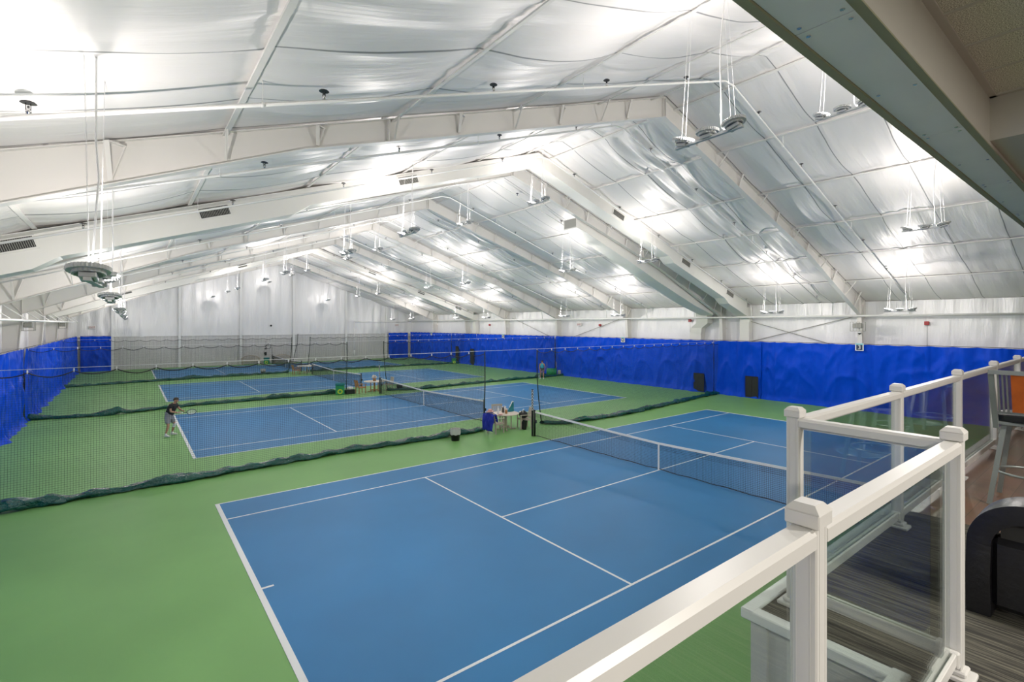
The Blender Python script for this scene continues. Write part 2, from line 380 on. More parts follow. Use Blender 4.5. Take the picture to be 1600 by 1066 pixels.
# ------------------------------------------------------------------ walls
def film_wall(name, fn, L, z0, ztop, nrm_amp, label, sy=1.0, parent=None):
    # fn(s, z, d) -> point
    mb = MB(); nu = int(L/0.16)
    def P(u, v):
        s = u*L; zt = ztop(s); z = z0+(zt-z0)*v
        d = nrm_amp*(0.6*math.sin(s*2*PI/1.2+1.3*nz(s*0.7, z*0.5))*(0.4+v*0.6)+0.9*nz(s*2.2, z*0.6, 3.1)+0.5*nz(s*5, z*1.2, 9.0))
        return fn(s, z, d)
    mb.grid(P, nu, 14)
    return struct(name, mb, 'wallfilm', label, parent)
wr = MB(); wr.box((XR, YF-0.4, 0), (XR+0.3, YB+0.3, 6.3)); WR = struct('wall_right', wr, 'steel', 'right side wall of the hall')
film_wall('wall_right_film', lambda s, z, d: (XR-0.10-d, YF+s, z), YB-YF, 3.3, lambda s: 6.1, 0.05, 'white wrinkled insulation film on the right wall', parent=WR)
wl = MB(); wl.box((XL-0.3, YF-8, 0), (XL, YB+0.3, 6.3)); WL = struct('wall_left', wl, 'steel', 'left side wall of the hall')
film_wall('wall_left_film', lambda s, z, d: (XL+0.08+d*0.4, YF+s, z), YB-YF, 3.3, lambda s: 6.1, 0.03, 'smooth white insulation film on the left wall', parent=WL)
wb = MB(); wb.box((XL-0.3, YB+0.05, 0), (XR+0.3, YB+0.3, 12.8)); WB = struct('wall_back', wb, 'steel', 'far end wall of the hall')
film_wall('wall_back_film', lambda s, z, d: (XL+s, YB-0.06-d, z), XR-XL, 3.45, lambda s: roofz(XL+s)-0.02, 0.07, 'white wrinkled insulation film on the far end wall', parent=WB)
# ribbed lower panels on the end wall
mb = MB(); prof = []; x = -3.2
while x < 27.0:
    prof += [(x, YB-0.02), (x+0.26, YB-0.02), (x+0.275, YB-0.055), (x+0.305, YB-0.055), (x+0.32, YB-0.02)]; x += 0.32
vs = [(a, b_, 0) for a, b_ in prof]+[(a, b_, 3.5) for a, b_ in prof]; n_ = len(prof)
mb.add(vs, [(i, i+1, i+1+n_, i+n_) for i in range(n_-1)]); mb.box((-3.2, YB-0.09, 3.46), (27.0, YB-0.03, 3.53))
struct('wall_back_ribs', mb, 'ribwall', 'grey ribbed metal lower part of the far end wall', WB)
# front wall above and below the balcony
wf = MB(); wf.box((XL, YF-0.35, 6.9), (XR, YF, 12.6)); wf.box((1.0, YF-0.25, 0), (XR, YF-0.05, ZF-0.12))
struct('wall_front', wf, 'drywall', 'wall over and under the balcony opening')

# end wall columns
for k, x in enumerate([-3.15, 2.62, 8.62, 14.5, 21.1, 26.75]):
    mb = MB(); zt = roofz(x)-0.1
    mb.box((x-0.11, YB-0.36, 0), (x+0.11, YB-0.345, zt)); mb.box((x-0.006, YB-0.345, 0), (x+0.006, YB-0.1, zt)); mb.box((x-0.11, YB-0.1, 0), (x+0.11, YB-0.085, zt))
    for z in (1.9, 3.5, 5.4, 7.4, 9.4):
        if z < zt: mb.box((x-0.02, YB-0.36, z), (x+0.3, YB-0.2, z+0.03))
    tag(mb.build('wall_column', 'pipe'), f'white steel column on the far end wall, {NEAR[k]} from the left', 'column', 'end wall columns')

# ------------------------------------------------------------------ roof frames
def rafter_bottom(x):
    d = abs(x-RX)
    if d < 11.3: return 11.72-(11.72-8.15)*d/11.3
    return 8.15-(8.15-5.36)*(d-11.3)/6.8
def frame(y, label, camside_brace=True):
    t = empty('roof_frame', (RX, y, 0), label, 'roof frame', 'tapered steel roof frames')
    def B(mb, name, m='steel'):
        mb.v = [(a-RX, b-y, c) for a, b, c in mb.v]; return mb.build(name, m, t)
    for sg in (-1, 1):
        name = 'rafter'; mb = MB()
        ds = [0, 3, 6, 9, 11.3, 14, 16, 18.1]
        top = [(RX+sg*d, roofz(RX+sg*d)-0.03) for d in ds]+[(RX+sg*18.75, roofz(RX+sg*18.75)-0.03)]
        bot = [(RX+sg*18.45, 5.36)]+[(RX+sg*d, rafter_bottom(RX+sg*d)) for d in ds[::-1]]
        poly = top+bot
        mb.prism(poly if sg > 0 else poly[::-1], 1, y-0.006, y+0.006)
        # bottom flange
        for a, b in zip(ds[:-1], ds[1:]):
            xa, xb = RX+sg*a, RX+sg*b
            mb.bar((xa, y, rafter_bottom(xa)), (xb, y, rafter_bottom(xb)), 0.22, 0.016)
        # top flange
        mb.bar((RX, y, roofz(RX)-0.04), (RX+sg*18.7, y, roofz(RX+sg*18.7)-0.04), 0.2, 0.014)
        # splice plates
        for d in (0.05, 9.6):
            xx = RX+sg*d; mb.box((xx-0.012, y-0.1, rafter_bottom(xx)), (xx+0.012, y+0.1, roofz(xx)-0.05))
        B(mb, name)
        mb = MB(); xi0, xi1, xo = RX+sg*18.1, RX+sg*18.45, RX+sg*18.8
        poly = [(xi0, 5.36), (xo, 5.36), (xo, 0), (xi1, 0)]; poly = poly if sg < 0 else poly[::-1]
        poly2 = [(xi0, 5.36), (xi0, rafter_bottom(xi0)), (xo, roofz(xo)-0.04), (xo, 5.36)]
        mb.prism(poly, 1, y-0.006, y+0.006); mb.prism(poly2, 1, y-0.0065, y+0.0065)
        mb.bar((xi0, y, 5.36), (xi1, y, 0.0), 0.22, 0.016, up=(1, 0, 0)); mb.bar((xo, y, roofz(xo)-0.06), (xo, y, 0.0), 0.22, 0.016, up=(1, 0, 0))
        mb.bar((xi0, y, 5.36), (xi0+sg*0.62, y, 6.22), 0.2, 0.02); mb.bar((xi0, y, 5.36), (xi0, y, roofz(xi0)-0.05), 0.2, 0.014, up=(1, 0, 0))
        B(mb, 'column')
    for x in PURLIN_X:
        if abs(x-RX) < 1: continue
        for s in (-1, 1):
            mb = MB(); zb = rafter_bottom(x)+0.04; zt = roofz(x)-0.06; r = 0.75*(zt-zb)
            sg = 1 if x > RX else -1
            mb.bar((x, y+s*0.09, zb), (x+0.03*sg, y+s*(0.09+r), zt), 0.045, 0.006); mb.bar((x+0.02, y+s*0.09, zb), (x+0.05*sg, y+s*(0.09+r), zt), 0.006, 0.045)
            B(mb, 'fly_brace', 'steel')
    xm = [(a+b)/2 for a, b in zip(PURLIN_X[:-1], PURLIN_X[1:]) if abs((a+b)/2-RX) > 1.2]
    for x in xm+[-5.2, 29.3]:
        mb = MB(); zb = rafter_bottom(x)+0.06; zt = roofz(x)-0.09; h = zt-zb
        mb.bar((x, y-0.05, zb), (x-0.04, y-0.5*h, zt), 0.065, 0.03); mb.bar((x+0.01, y-0.05, zb), (x+0.32*h, y-0.08, zt), 0.055, 0.02); mb.bar((x-0.04, y-0.5*h, zt), (x+0.32*h, y-0.08, zt), 0.05, 0.02)
        B(mb, 'sag_brace', 'steel')
    return t
FN = ['nearest big white roof frame crossing above the first court', 'second white roof frame, with the tall ducts hugging it', 'third white roof frame from the balcony', 'fourth white roof frame from the balcony',
      'fifth white roof frame from the balcony', 'sixth white roof frame, beside the far duct', 'last white roof frame before the far end wall']
for y, l in zip(FRAME_Y, FN): frame(y, l)

# ------------------------------------------------------------------ ducts
def duct(y0, y1, pts, mats='duct'):
    """pts: (x, ztop, zbot) sections; rectangular tube"""
    mb = MB(); vs = []
    for x, zt, zb in pts: vs += [(x, y0, zb), (x, y1, zb), (x, y1, zt), (x, y0, zt)]
    fs = []
    for i in range(len(pts)-1):
        a = i*4
        for k in range(4): fs.append((a+k, a+4+k, a+4+(k+1) % 4, a+(k+1) % 4))
    n = (len(pts)-1)*4; fs += [(0, 1, 2, 3), (n+3, n+2, n+1, n)]
    return mb.add(vs, fs)
def depth(d):
    for a, v in ((9.4, 0.55), (9.9, None), (15.2, 0.74), (15.7, None)):
        if d < a: return v if v else (0.55+(d-9.4)/0.5*0.19 if a < 10 else 0.74+(d-15.2)/0.5*0.18)
    return 0.92
def near_duct(y0, y1, xa, xb, label, regs, drop):
    t = empty('air_duct', (0, y0, 0), label, 'air duct', 'ducts along the roof frames')
    pts = []; x = xa
    xs = sorted(set([xa, xb]+[q for q in [RX-15.7, RX-15.2, RX-9.9, RX-9.4, RX, RX+9.4, RX+9.9, RX+15.2, RX+15.7] if xa < q < xb]))
    mb = duct(-0.0, y1-y0, [(q, roofz(q)-0.12, roofz(q)-0.12-depth(abs(q-RX))) for q in xs]); mb.build('duct_run', 'duct', t)
    if drop:
        mb = MB(); mb.box((xb-0.02, 0.02, 5.25), (xb+0.74, y1-y0-0.02, roofz(xb)-0.45)); mb.box((xb+0.3, 0.03, 3.0), (xb+0.75, y1-y0-0.03, 5.3)); mb.build('duct_drop', 'duct', t)
    for x in regs:
        sg = 1 if x > RX else -1; th = math.atan(-SL*sg); R = Matrix.Rotation(-th, 4, 'Y')
        zc = roofz(x)-0.12-0.27; W = 0.42 if x < RX else 0.45
        T = Matrix.Translation((x, -0.0, zc)) @ R
        mb = MB()
        mb.box((-W, -0.03, -0.17), (W, 0, 0.17)); mb.xf(T); r = mb.build('register', 'duct', t)
        g = MB(); g.box((-W+0.05, -0.033, -0.13), (W-0.05, -0.03, 0.13), 1)
        k = -W+0.08
        while k < W-0.05:
            g.box((k, -0.045, -0.12), (k+0.012, -0.03, 0.12), 0); k += 0.04
        g.xf(T); g.build('louver', ['grille', 'dark'], r)
    return t
near_duct(6.4, 7.1, -6.3, 30.1, 'white rectangular duct with grilles on the near side of the second roof frame', [-3.9, 0.1, 6.0, 17.3, 23.1, 27.9], True)
near_duct(39.7, 40.4, -6.3, 30.1, 'far white rectangular duct with grilles before the sixth roof frame', [-2.0, 6.0, 17.8, 23.3, 28.0], True)
# duct behind the second frame on the right slope with an S shaped drop at the wall
t = empty('return_duct', (16.57, 8.6, 0), 'large grey duct with open end behind the second roof frame', 'air duct')
mb = MB(); pts = [(16.57, 10.45, 9.9), (17.2, 10.3, 9.75), (21.0, 9.1, 8.4), (23.6, 8.3, 7.4), (27.5, 6.9, 6.05), (29.7, 6.3, 5.45)]
vs = []
for x, zt, zb in pts: vs += [(x-16.57, 0, zb), (x-16.57, 1.0, zb), (x-16.57, 1.0, zt), (x-16.57, 0, zt)]
fs = []
for i in range(len(pts)-1):
    a = i*4; fs += [(a+k, a+4+k, a+4+(k+1) % 4, a+(k+1) % 4) for k in range(4)]
fs += [(0, 1, 2, 3), (23, 22, 21, 20)]
mb.add(vs, fs); mb.build('duct_run', 'duct', t)
mb = MB(); mb.box((-0.012, 0.06, 9.96), (-0.002, 0.94, 10.40)); mb.build('end_grille', 'grille', t)
mb = MB(); path = [(13.4, 0.9, 5.95), (13.8, 1.1, 5.3), (14.0, 1.2, 4.9), (14.15, 1.75, 4.55), (14.2, 1.85, 4.1), (14.2, 1.85, 2.6)]
vs = []
for x, y, z in path: vs += [(x-0.35, y-0.45, z), (x+0.35, y-0.45, z), (x+0.35, y+0.45, z), (x-0.35, y+0.45, z)]
fs = [(a*4+k, a*4+(k+1) % 4, a*4+4+(k+1) % 4, a*4+4+k) for a in range(5) for k in range(4)]
mb.add(vs, fs, 0, False); mb.build('offset_drop', 'duct', t)

# ------------------------------------------------------------------ sprinkler pipes
SPY = [-2.35+4.2*k for k in range(14)]
def pz(x): return roofz(x)-0.36
for k, y in enumerate(SPY):
    t = empty('sprinkler_pipe', (RX, y, 0), f'thin white sprinkler pipe crossing under the roof, {NEAR.get(k, "last")} from the balcony', 'sprinkler pipe', 'sprinkler pipes under the roof')
    mb = MB(); xa, xb = XL+0.4, 29.9
    mb.tube([(xa-RX, 0, pz(xa)), (-0.25, 0, pz(RX-0.25)), (0.25, 0, pz(RX+0.25)), (xb-RX, 0, pz(xb))], 0.03, 8)
    mb.build('pipe', 'pipe', t)
    mb = MB(); mb.tube([(xb-RX, 0, pz(xb)), (xb-RX+0.12, 0, 5.28)], 0.03, 8); mb.build('drop_pipe', 'pipe', t)
    mb = MB(); mb.tube([(xa-RX, 0, pz(xa)), (-5.5-RX, 0, 5.0)], 0.025, 8); mb.build('drop_pipe', 'pipe', t)
    near = k < 7
    for x in [-5.7, -2.66, 0.5, 3.6, 6.75, 9.9, 13.9, 17.0, 20.1, 23.2, 26.3, 29.3]:
        h = MB(); z = pz(x)
        h.lathe([(0.022, 0), (0.022, 0.05), (0.03, 0.055), (0.012, 0.09), (0.012, 0.12)], (x-RX, 0, z), 8)
        h.lathe([(0.075, 0.15), (0.06, 0.165)], (x-RX, 0, z), 10, 1)
        h.bar((x-RX-0.02, 0, z+0.06), (x-RX-0.02, 0, z+0.15), 0.008, 0.008, 1); h.bar((x-RX+0.02, 0, z+0.06), (x-RX+0.02, 0, z+0.15), 0.008, 0.008, 1)
        h.build('sprinkler_head', ['chrome', 'black'], t)
    if near:
        for x in PURLIN_X[1:-1:2]:
            h = MB(); h.bar((x-RX+0.15, 0, pz(x+0.15)-0.03), (x-RX+0.15, 0, roofz(x+0.15)), 0.02, 0.006); h.tube([(x-RX+0.13, 0, pz(x+.15)), (x-RX+0.17, 0, pz(x+.15))], 0.04, 8)
            h.build('pipe_hanger', 'pipe', t)
mb = MB(); mb.tube([(29.98, YF, 5.29), (29.98, YB-0.3, 5.29)], 0.055, 10)
tag(mb.build('water_main', 'pipe'), 'long white water pipe running high along the right wall', 'pipe')
mb = MB(); mb.tube([(-5.5, YF, 5.0), (-5.5, 50.5, 5.0)], 0.055, 10)
tag(mb.build('water_main', 'pipe'), 'long white water pipe running high along the left wall', 'pipe')
mb = MB(); mb.tube([(22.1, YB-0.5, 5.15), (29.9, YB-0.5, 5.15)], 0.04, 8); mb.tube([(22.1, YB-0.5, 5.15), (22.1, YB-0.5, 0.7)], 0.05, 8); mb.tube([(22.1, YB-0.5, 1.3), (22.1, YB-0.5, 0.6)], 0.09, 8)
tag(mb.build('riser_pipe', 'pipe'), 'white vertical riser pipe in front of the far end wall', 'pipe')

# ------------------------------------------------------------------ hanging up-lights
def gear(mb, r, h, c, teeth=34, mi=0):
    n = teeth*2; prof = []
    for k in range(n):
        rr = r if (k % 2) else r*0.93
        a = 2*PI*k/n; prof.append((rr*math.cos(a), rr*math.sin(a)))
    vs = [(c[0]+x, c[1]+y, c[2]) for x, y in prof]+[(c[0]+x, c[1]+y, c[2]+h) for x, y in prof]
    fs = [tuple(range(n))[::-1], tuple(range(n, 2*n))]+[(i, (i+1) % n, (i+1) % n+n, i+n) for i in range(n)]
    mb.add(vs, fs, mi)
light_data = bpy.data.lights.new('up_light', 'POINT'); light_data.shadow_soft_size = 0.04; light_data.energy = LAMP_W; light_data.color = (1, 0.94, 0.895)
dim_data = light_data.copy(); dim_data.energy = LAMP_W*0.28     # lowered beside the end wall to soften the hot spots on it
def make_light(zf, ztop):
    t = empty('hanging_light', (0, 0, 0), '', 'hanging light', 'LED lights hung under the roof')
    mb = MB(); mb.box((-0.03, -0.62, -0.10), (0.03, 0.62, -0.065)); mb.build('crossbar', 'lampgrey', t)
    for k, yy in enumerate((-0.47, 0.0, 0.47)):
        tl = (-0.22, 0, 0.22)[k]; T = Matrix.Translation((0.0, yy, 0)) @ Matrix.Rotation(tl, 4, 'X')
        h = MB(); gear(h, 0.185, 0.045, (0, 0, 0)); gear(h, 0.14, 0.03, (0, 0, -0.03), 20)
        h.lathe([(0.115, -0.036), (0.105, -0.034)], (0, 0, 0), 16, 1); h.xf(T); hd = h.build('lamp_head', ['lampgrey', 'lampdark'], t)
        e = MB(); e.lathe([(0.15, 0.046), (0.145, 0.05)], (0, 0, 0), 20); e.xf(T); e.build('lens', 'led', hd)
        d = MB(); d.box((-0.07, -0.1, -0.085), (0.07, 0.1, -0.03), 0, bev=0.008); d.box((-0.045, -0.06, -0.0865), (0.045, 0.06, -0.084), 1); d.xf(T); d.build('driver_box', ['lampgrey', 'lampdark'], t)
        if k == 1:
            lo = bpy.data.objects.new('lamp_glow', light_data); COL.objects.link(lo); lo.parent = t; lo.location = (0, 0, 0.28)
    L = ztop-zf
    for yy, xx in ((-0.5, 0), (-0.42, 0.0), (0.42, 0), (0.5, 0)):
        q = MB(); q.tube([(xx, yy, 0.04), (xx*0.3+(0.05 if yy > 0 else -0.05), yy*0.75, L)], 0.0022, 5); q.build('hang_wire', 'wire', t)
    q = MB(); q.tube([(0.0, -0.25, 0.03), (0.02, -0.24, L*0.2), (0.05, -0.2, L*0.45), (0.03, -0.22, L*0.62), (0.04, -0.3, L)], 0.010, 6); q.build('power_cord', 'wire', t)
    return t
ROWS = [(-2.08, 5.36, [-2.9, 2.9, 13.9, 19.6, 31.0, 36.6, 48.0, 53.5], 'in the row nearest the left wall'),
        (5.55, 7.93, [-5.61, 5.44, 11.37, 22.3, 28.2, 39.1, 44.6, 55.5], 'in the row under the left roof slope'),
        (11.3, 9.88, [-5.6, 5.5, 11.2, 22.3, 28.2, 39.1, 44.8, 55.6], 'in the row under the ridge'),
        (18.14, 7.96, [-5.63, 5.25, 11.0, 22.2, 28.1, 39.0, 44.7, 55.6], 'in the row under the right roof slope'),
        (26.0, 5.50, [-2.95, 2.89, 13.94, 19.65, 30.99, 36.66, 47.6, 53.4], 'in the row nearest the right wall')]
for x, z, ys, nm in ROWS:
    proto = make_light(z, roofz(x)-0.05)
    for k, y in enumerate(ys):
        o = proto if k == 0 else copy_tree(proto)
        if k == len(ys)-1:
            for ch in o.children:
                if ch.type == 'LIGHT': ch.data = dim_data
        o.location = (x, y, z); o['label'] = f'grey three-headed hanging light, {NEAR[k] if k < 7 else "last"} from the balcony {nm}'
        o.rotation_euler = (0, 0, 0.06*((k*37) % 5-2)/2)

# ------------------------------------------------------------------ blue backdrop curtains
def curtain(P, L, label, seed, H=3.70, windows=(), hook=0.9):
    """P(s, d, z) -> point; d is the distance into the room"""
    t = empty('backdrop_curtain', P(L/2, 0, 0), label, 'curtain', 'blue vinyl backdrop curtains')
    o0 = Vector(P(L/2, 0, 0))
    mb = MB(); nu = max(8, int(L/0.075)); nv = 40
    nsw = max(1, round(L/2.4)); wsw = L/nsw
    def F(u, v):
        s = u*L; z = H*(v**0.9) if v > 0 else 0.0
        vt = z/H
        e = min(1, s/0.25, (L-s)/0.25)
        i = int(s/wsw); c = (i+0.5)*wsw + 0.5*nz(i*3.1, seed)
        q = (s-c)/(wsw*0.5)
        dep = 1.5*q*q*(0.8+0.3*nz(i, seed, 2)) + vt*2.6 + 0.35*nz(s*0.5, z*0.5, seed)
        k1 = 0.5+0.5*nz(s*0.45, z*0.3, seed+31)
        d = 0.030*math.sin(dep*5.2+1.6*nz(s*0.8, z*0.6, seed+41))*max(0, 1-abs(q)*0.8)*(0.3+0.7*math.sin(PI*min(1, vt*1.1)))*k1*1.6
        cp = dep*2.3+1.5*nz(s*0.9, z*0.7, seed+51); d += 0.085*(1-abs(math.sin(cp)))**2.5*max(0, 1-abs(q)*0.7)*min(1, (1-vt)*3+0.25)*(0.4+k1)
        cp = (s+0.5*dep*(q if abs(q) < 1 else 0))*2.2+1.2*nz(s*0.4, z*0.5, seed+61); d += 0.075*(1-abs(math.sin(cp)))**3*k1
        cr = nz(s*1.5+0.8*dep, z*0.9-s*0.25, seed+9)
        d += 0.06*(1-abs(cr)*2.2)*k1 + 0.045*math.sin(2*PI*s/(1.1+0.3*nz(s*0.15, seed))+2.2*nz(s*0.5, z*0.22, seed+5))*(0.3+0.6*(1-vt)) + 0.09*nz(s*0.7, z*0.35, seed+19)+0.012*nz(s*5, z*2.5, seed+29)
        flare = max(0, 1-z/0.35)**2*(0.14+0.12*nz(s*0.9, 0, seed+2))
        return Vector(P(s, 0.13+1.35*d*(0.5+0.5*e)+flare, z - (0.03*abs(math.sin(PI*s/hook)) if v == 1 else 0)))-o0
    mb.grid(F, nu, nv); c = mb.build('curtain_sheet', 'vinyl', t)
    for (a, b, z0, z1) in windows:
        g = MB()
        g.grid(lambda u, v: Vector(P(a+(b-a)*u, 0.30, z0+(z1-z0)*v))-o0, 2, 2)
        for q in (a, b): g.bar(Vector(P(q, 0.305, z0))-o0, Vector(P(q, 0.305, z1))-o0, 0.03, 0.01, 1)
        for q in (z0, z1): g.bar(Vector(P(a, 0.305, q))-o0, Vector(P(b, 0.305, q))-o0, 0.03, 0.01, 1)
        g.bar(Vector(P((a+b)/2, 0.305, z0))-o0, Vector(P((a+b)/2, 0.305, z1))-o0, 0.012, 0.01, 1)
        g.build('vent_screen', ['vinyl_dark', 'black'], c)
    r = MB(); r.tube([Vector(P(0, 0.12, H+0.02))-o0, Vector(P(L, 0.12, H+0.02))-o0], 0.012, 6); r.build('hanging_cable', 'black', t)
    return t
XC = 30.34
def right_panel(a, b, label, seed, **k):
    off = 0.05*(seed % 2)      # neighbouring sheets overlap, one in front of the other
    return curtain(lambda s, d, z: (XC-d-off, a-0.05+s, z), b-a+0.10, label, seed, **k)
right_panel(-8.5, 4.58, 'wide blue curtain on the right wall nearest the balcony, under the sign 3', 1)
right_panel(4.64, 5.5, 'narrow blue curtain strip on the right wall beside the wide nearest one', 2)
right_panel(5.56, 7.05, 'blue curtain on the right wall with the nearer black vent screen', 3, windows=[(0.12, 0.95, 0.06, 1.42)])
right_panel(7.15, 8.8, 'plain blue curtain on the right wall between the two vent screens', 4)
right_panel(8.9, 11.35, 'blue curtain on the right wall with the farther black vent screen', 5, windows=[(0.65, 1.45, 0.06, 1.33)])
right_panel(11.45, 25.3, 'long blue curtain on the right wall of the second court', 6)
right_panel(25.45, 39.1, 'long blue curtain on the right wall of the third court', 7)
right_panel(39.2, 44.9, 'blue curtain on the right wall with two dark door screens', 8, windows=[(0.4, 1.2, 0.05, 1.9), (3.9, 4.6, 0.05, 2.1)])
right_panel(45.0, 56.7, 'blue curtain on the right wall of the farthest court', 9)
XLc = -6.02
def left_panel(a, b, label, seed):
    off = 0.05*(seed % 2)
    return curtain(lambda s, d, z: (XLc+d+off, b+0.06-s, z), b-a+0.12, label, seed, H=3.62)
left_panel(-8.5, 8.2, 'blue curtain on the left wall of the nearest court', 21)
left_panel(8.3, 24.4, 'blue curtain on the left wall of the second court', 22)
left_panel(24.6, 41.6, 'blue curtain on the left wall of the third court', 23)
left_panel(41.8, 56.7, 'blue curtain on the left wall of the farthest court', 24)
curtain(lambda s, d, z: (-5.65+s, YB-0.35-d, z), 2.4, 'blue curtain on the far end wall at its left corner', 25, H=3.6)
curtain(lambda s, d, z: (27.0+s, YB-0.35-d, z), 2.95, 'blue curtain on the far end wall at its right corner', 26, H=3.6)

# ------------------------------------------------------------------ netting dividers
def strings(mb, A, B, ztop, zbot, step, th, bulge=0.0, y=0.0, mi=0, yfn=None, seg=1):
    n = int((B-A)/step); yf = yfn or (lambda x, z: y)
    for i in range(n+1):
        x = A+i*step; zt, zb = ztop(x), zbot(x)
        zs = [zb+(zt-zb)*j/seg for j in range(seg+1)]
        vs = []
        for z in zs:
            yy = yf(x, z); vs += [(x-th/2, yy-th/2, z), (x+th/2, yy-th/2, z), (x+th/2, yy+th/2, z), (x-th/2, yy+th/2, z)]
        mb.add(vs, [(j*4+k, j*4+(k+1) % 4, j*4+4+(k+1) % 4, j*4+4+k) for j in range(seg) for k in range(4)], mi)
def divider(yc, xa, xb, wander, label, seed, edge_left=False, edge_right=False):
    t = empty('divider_net', ((xa+xb)/2, yc, 0), label, 'divider net', 'netting curtains between the courts')
    ox, oy = (xa+xb)/2, yc
    def Y(x, z):
        return yc + 0.05*math.sin(x*0.9+z)+(wander(x)-yc)*max(0, 1-z/3.4)**1.6
    hook = 0.92
    def top(x): return 3.53-0.17*math.sin(PI*((x-xa) % hook)/hook)**0.8*(0.75+0.25*nz(x, seed))
    mb = MB(); step = 0.06
    strings(mb, xa, xb, top, lambda x: 0.05, step, 0.0042, yfn=Y, seg=5)
    z = 0.1
    while z < 3.5:
        n = int((xb-xa)/0.46); pts = []
        for i in range(n+1):
            x = xa+(xb-xa)*i/n; zz = min(z, top(x)); pts.append((x, Y(x, zz), zz))
        vs = []
        for p in pts: vs += [(p[0], p[1]-0.0021, p[2]-0.0021), (p[0], p[1]+0.0021, p[2]-0.0021), (p[0], p[1], p[2]+0.0021)]
        mb.add(vs, [(j*3+k, j*3+(k+1) % 3, j*3+3+(k+1) % 3, j*3+3+k) for j in range(n) for k in range(3)])
        z += step
    mb.v = [(a-ox, b-oy, c) for a, b, c in mb.v]; mb.build('netting', 'net', t)
    # scalloped black border
    n = int((xb-xa)/0.092); mb = MB()
    mb.tube([(xa+(xb-xa)*i/n-ox, Y(xa+(xb-xa)*i/n, 3.5)-oy, top(xa+(xb-xa)*i/n)) for i in range(n+1)], 0.016, 5); mb.build('top_border', 'black', t)
    mb = MB(); x = xa
    while x <= xb: mb.box((x-0.014-ox, Y(x, 3.5)-0.012-oy, 3.5), (x+0.014-ox, Y(x, 3.5)+0.012-oy, 3.6)); x += hook
    mb.build('hook', 'white', t)
    for flag, x in ((edge_left, xa), (edge_right, xb)):
        if flag:
            mb = MB(); mb.tube([(x-ox, Y(x, z)-oy, z) for z in (3.58, 2.8, 2.0, 1.2, 0.5, 0.1)], 0.028, 6); mb.build('edge_rope', 'net', t)
    # bunched vinyl skirt lying on the floor
    n = int((xb-xa)/0.09); m = 14
    def S(u, v):
        x = xa+(xb-xa)*u; a = 2*PI*v
        k = 0.5+0.5*nz(x*0.35, seed, 1); w_ = 0.12+0.12*k+0.05*nz(x*1.1, seed); h = 0.085+0.13*k*max(0, nz(x*0.6, seed, 7))*2+0.03*nz(x*1.9, seed, 3)
        h = max(0.06, h); ph = 0.8*nz(x*0.8, seed, 5)
        r = 1+0.75*nz(x*2.2, math.cos(a+ph)*1.5, math.sin(a)*1.5+seed)+0.30*nz(x*5.5+2*math.sin(a), math.cos(a)*2, seed)
        yy = wander(x)+w_*r*math.cos(a)+0.06*nz(x*1.3, seed, 8); zz = h*(0.95+r*math.sin(a))
        return (x-ox, yy-oy, max(0.006, zz))
    mb = MB(); mb.grid(S, n, m); mb.build('skirt', 'skirt', t)
    return t
def interp(pts):
    xs = [p[0] for p in pts]; ys = [p[1] for p in pts]
    return lambda x: float(np.interp(x, xs, ys))
for i, yc in enumerate((8.55, 25.1, 41.9)):
    mb = MB(); mb.tube([(XL+0.1, yc, 3.62), (XR-0.1, yc, 3.62)], 0.008, 5)
    tag(mb.build('support_cable', 'wire'), f'thin taut cable carrying the {NEAR[i]} divider net from the balcony', 'cable')
divider(8.55, -5.75, 10.75, interp([(-6, 8.0), (-2.5, 8.35), (0, 8.45), (4.5, 8.75), (7.5, 8.7), (9.5, 8.6), (10.75, 8.75)]), 'dark netting with green skirt between the nearest two courts, left of the table', 3, edge_right=True)
divider(8.55, 13.8, 30.2, interp([(13.8, 8.2), (14.6, 7.55), (17.9, 7.35), (20.8, 7.5), (24, 7.9), (30.2, 8.6)]), 'dark netting with green skirt between the nearest two courts, right of the table', 4, edge_left=True)
divider(25.1, -5.75, 10.2, interp([(-6, 25.0), (-2.9, 24.2), (1.2, 25.2), (10.2, 25.2)]), 'netting with green skirt between second and third court, left of the wooden table', 5, edge_right=True)
divider(25.1, 12.9, 30.2, interp([(12.9, 24.4), (15, 23.5), (18, 23.9), (22, 24.1), (30.2, 24.2)]), 'netting with green skirt between second and third court, right of the wooden table', 6, edge_left=True)
divider(41.9, -5.75, 10.6, interp([(-6, 41.2), (2.6, 42.6), (10.6, 43.2)]), 'netting with green skirt between third and farthest court, left part', 7, edge_right=True)
divider(41.9, 12.3, 30.2, interp([(12.3, 43.2), (18.6, 43.6), (30.2, 42.8)]), 'netting with green skirt between third and farthest court, right part', 8, edge_left=True)

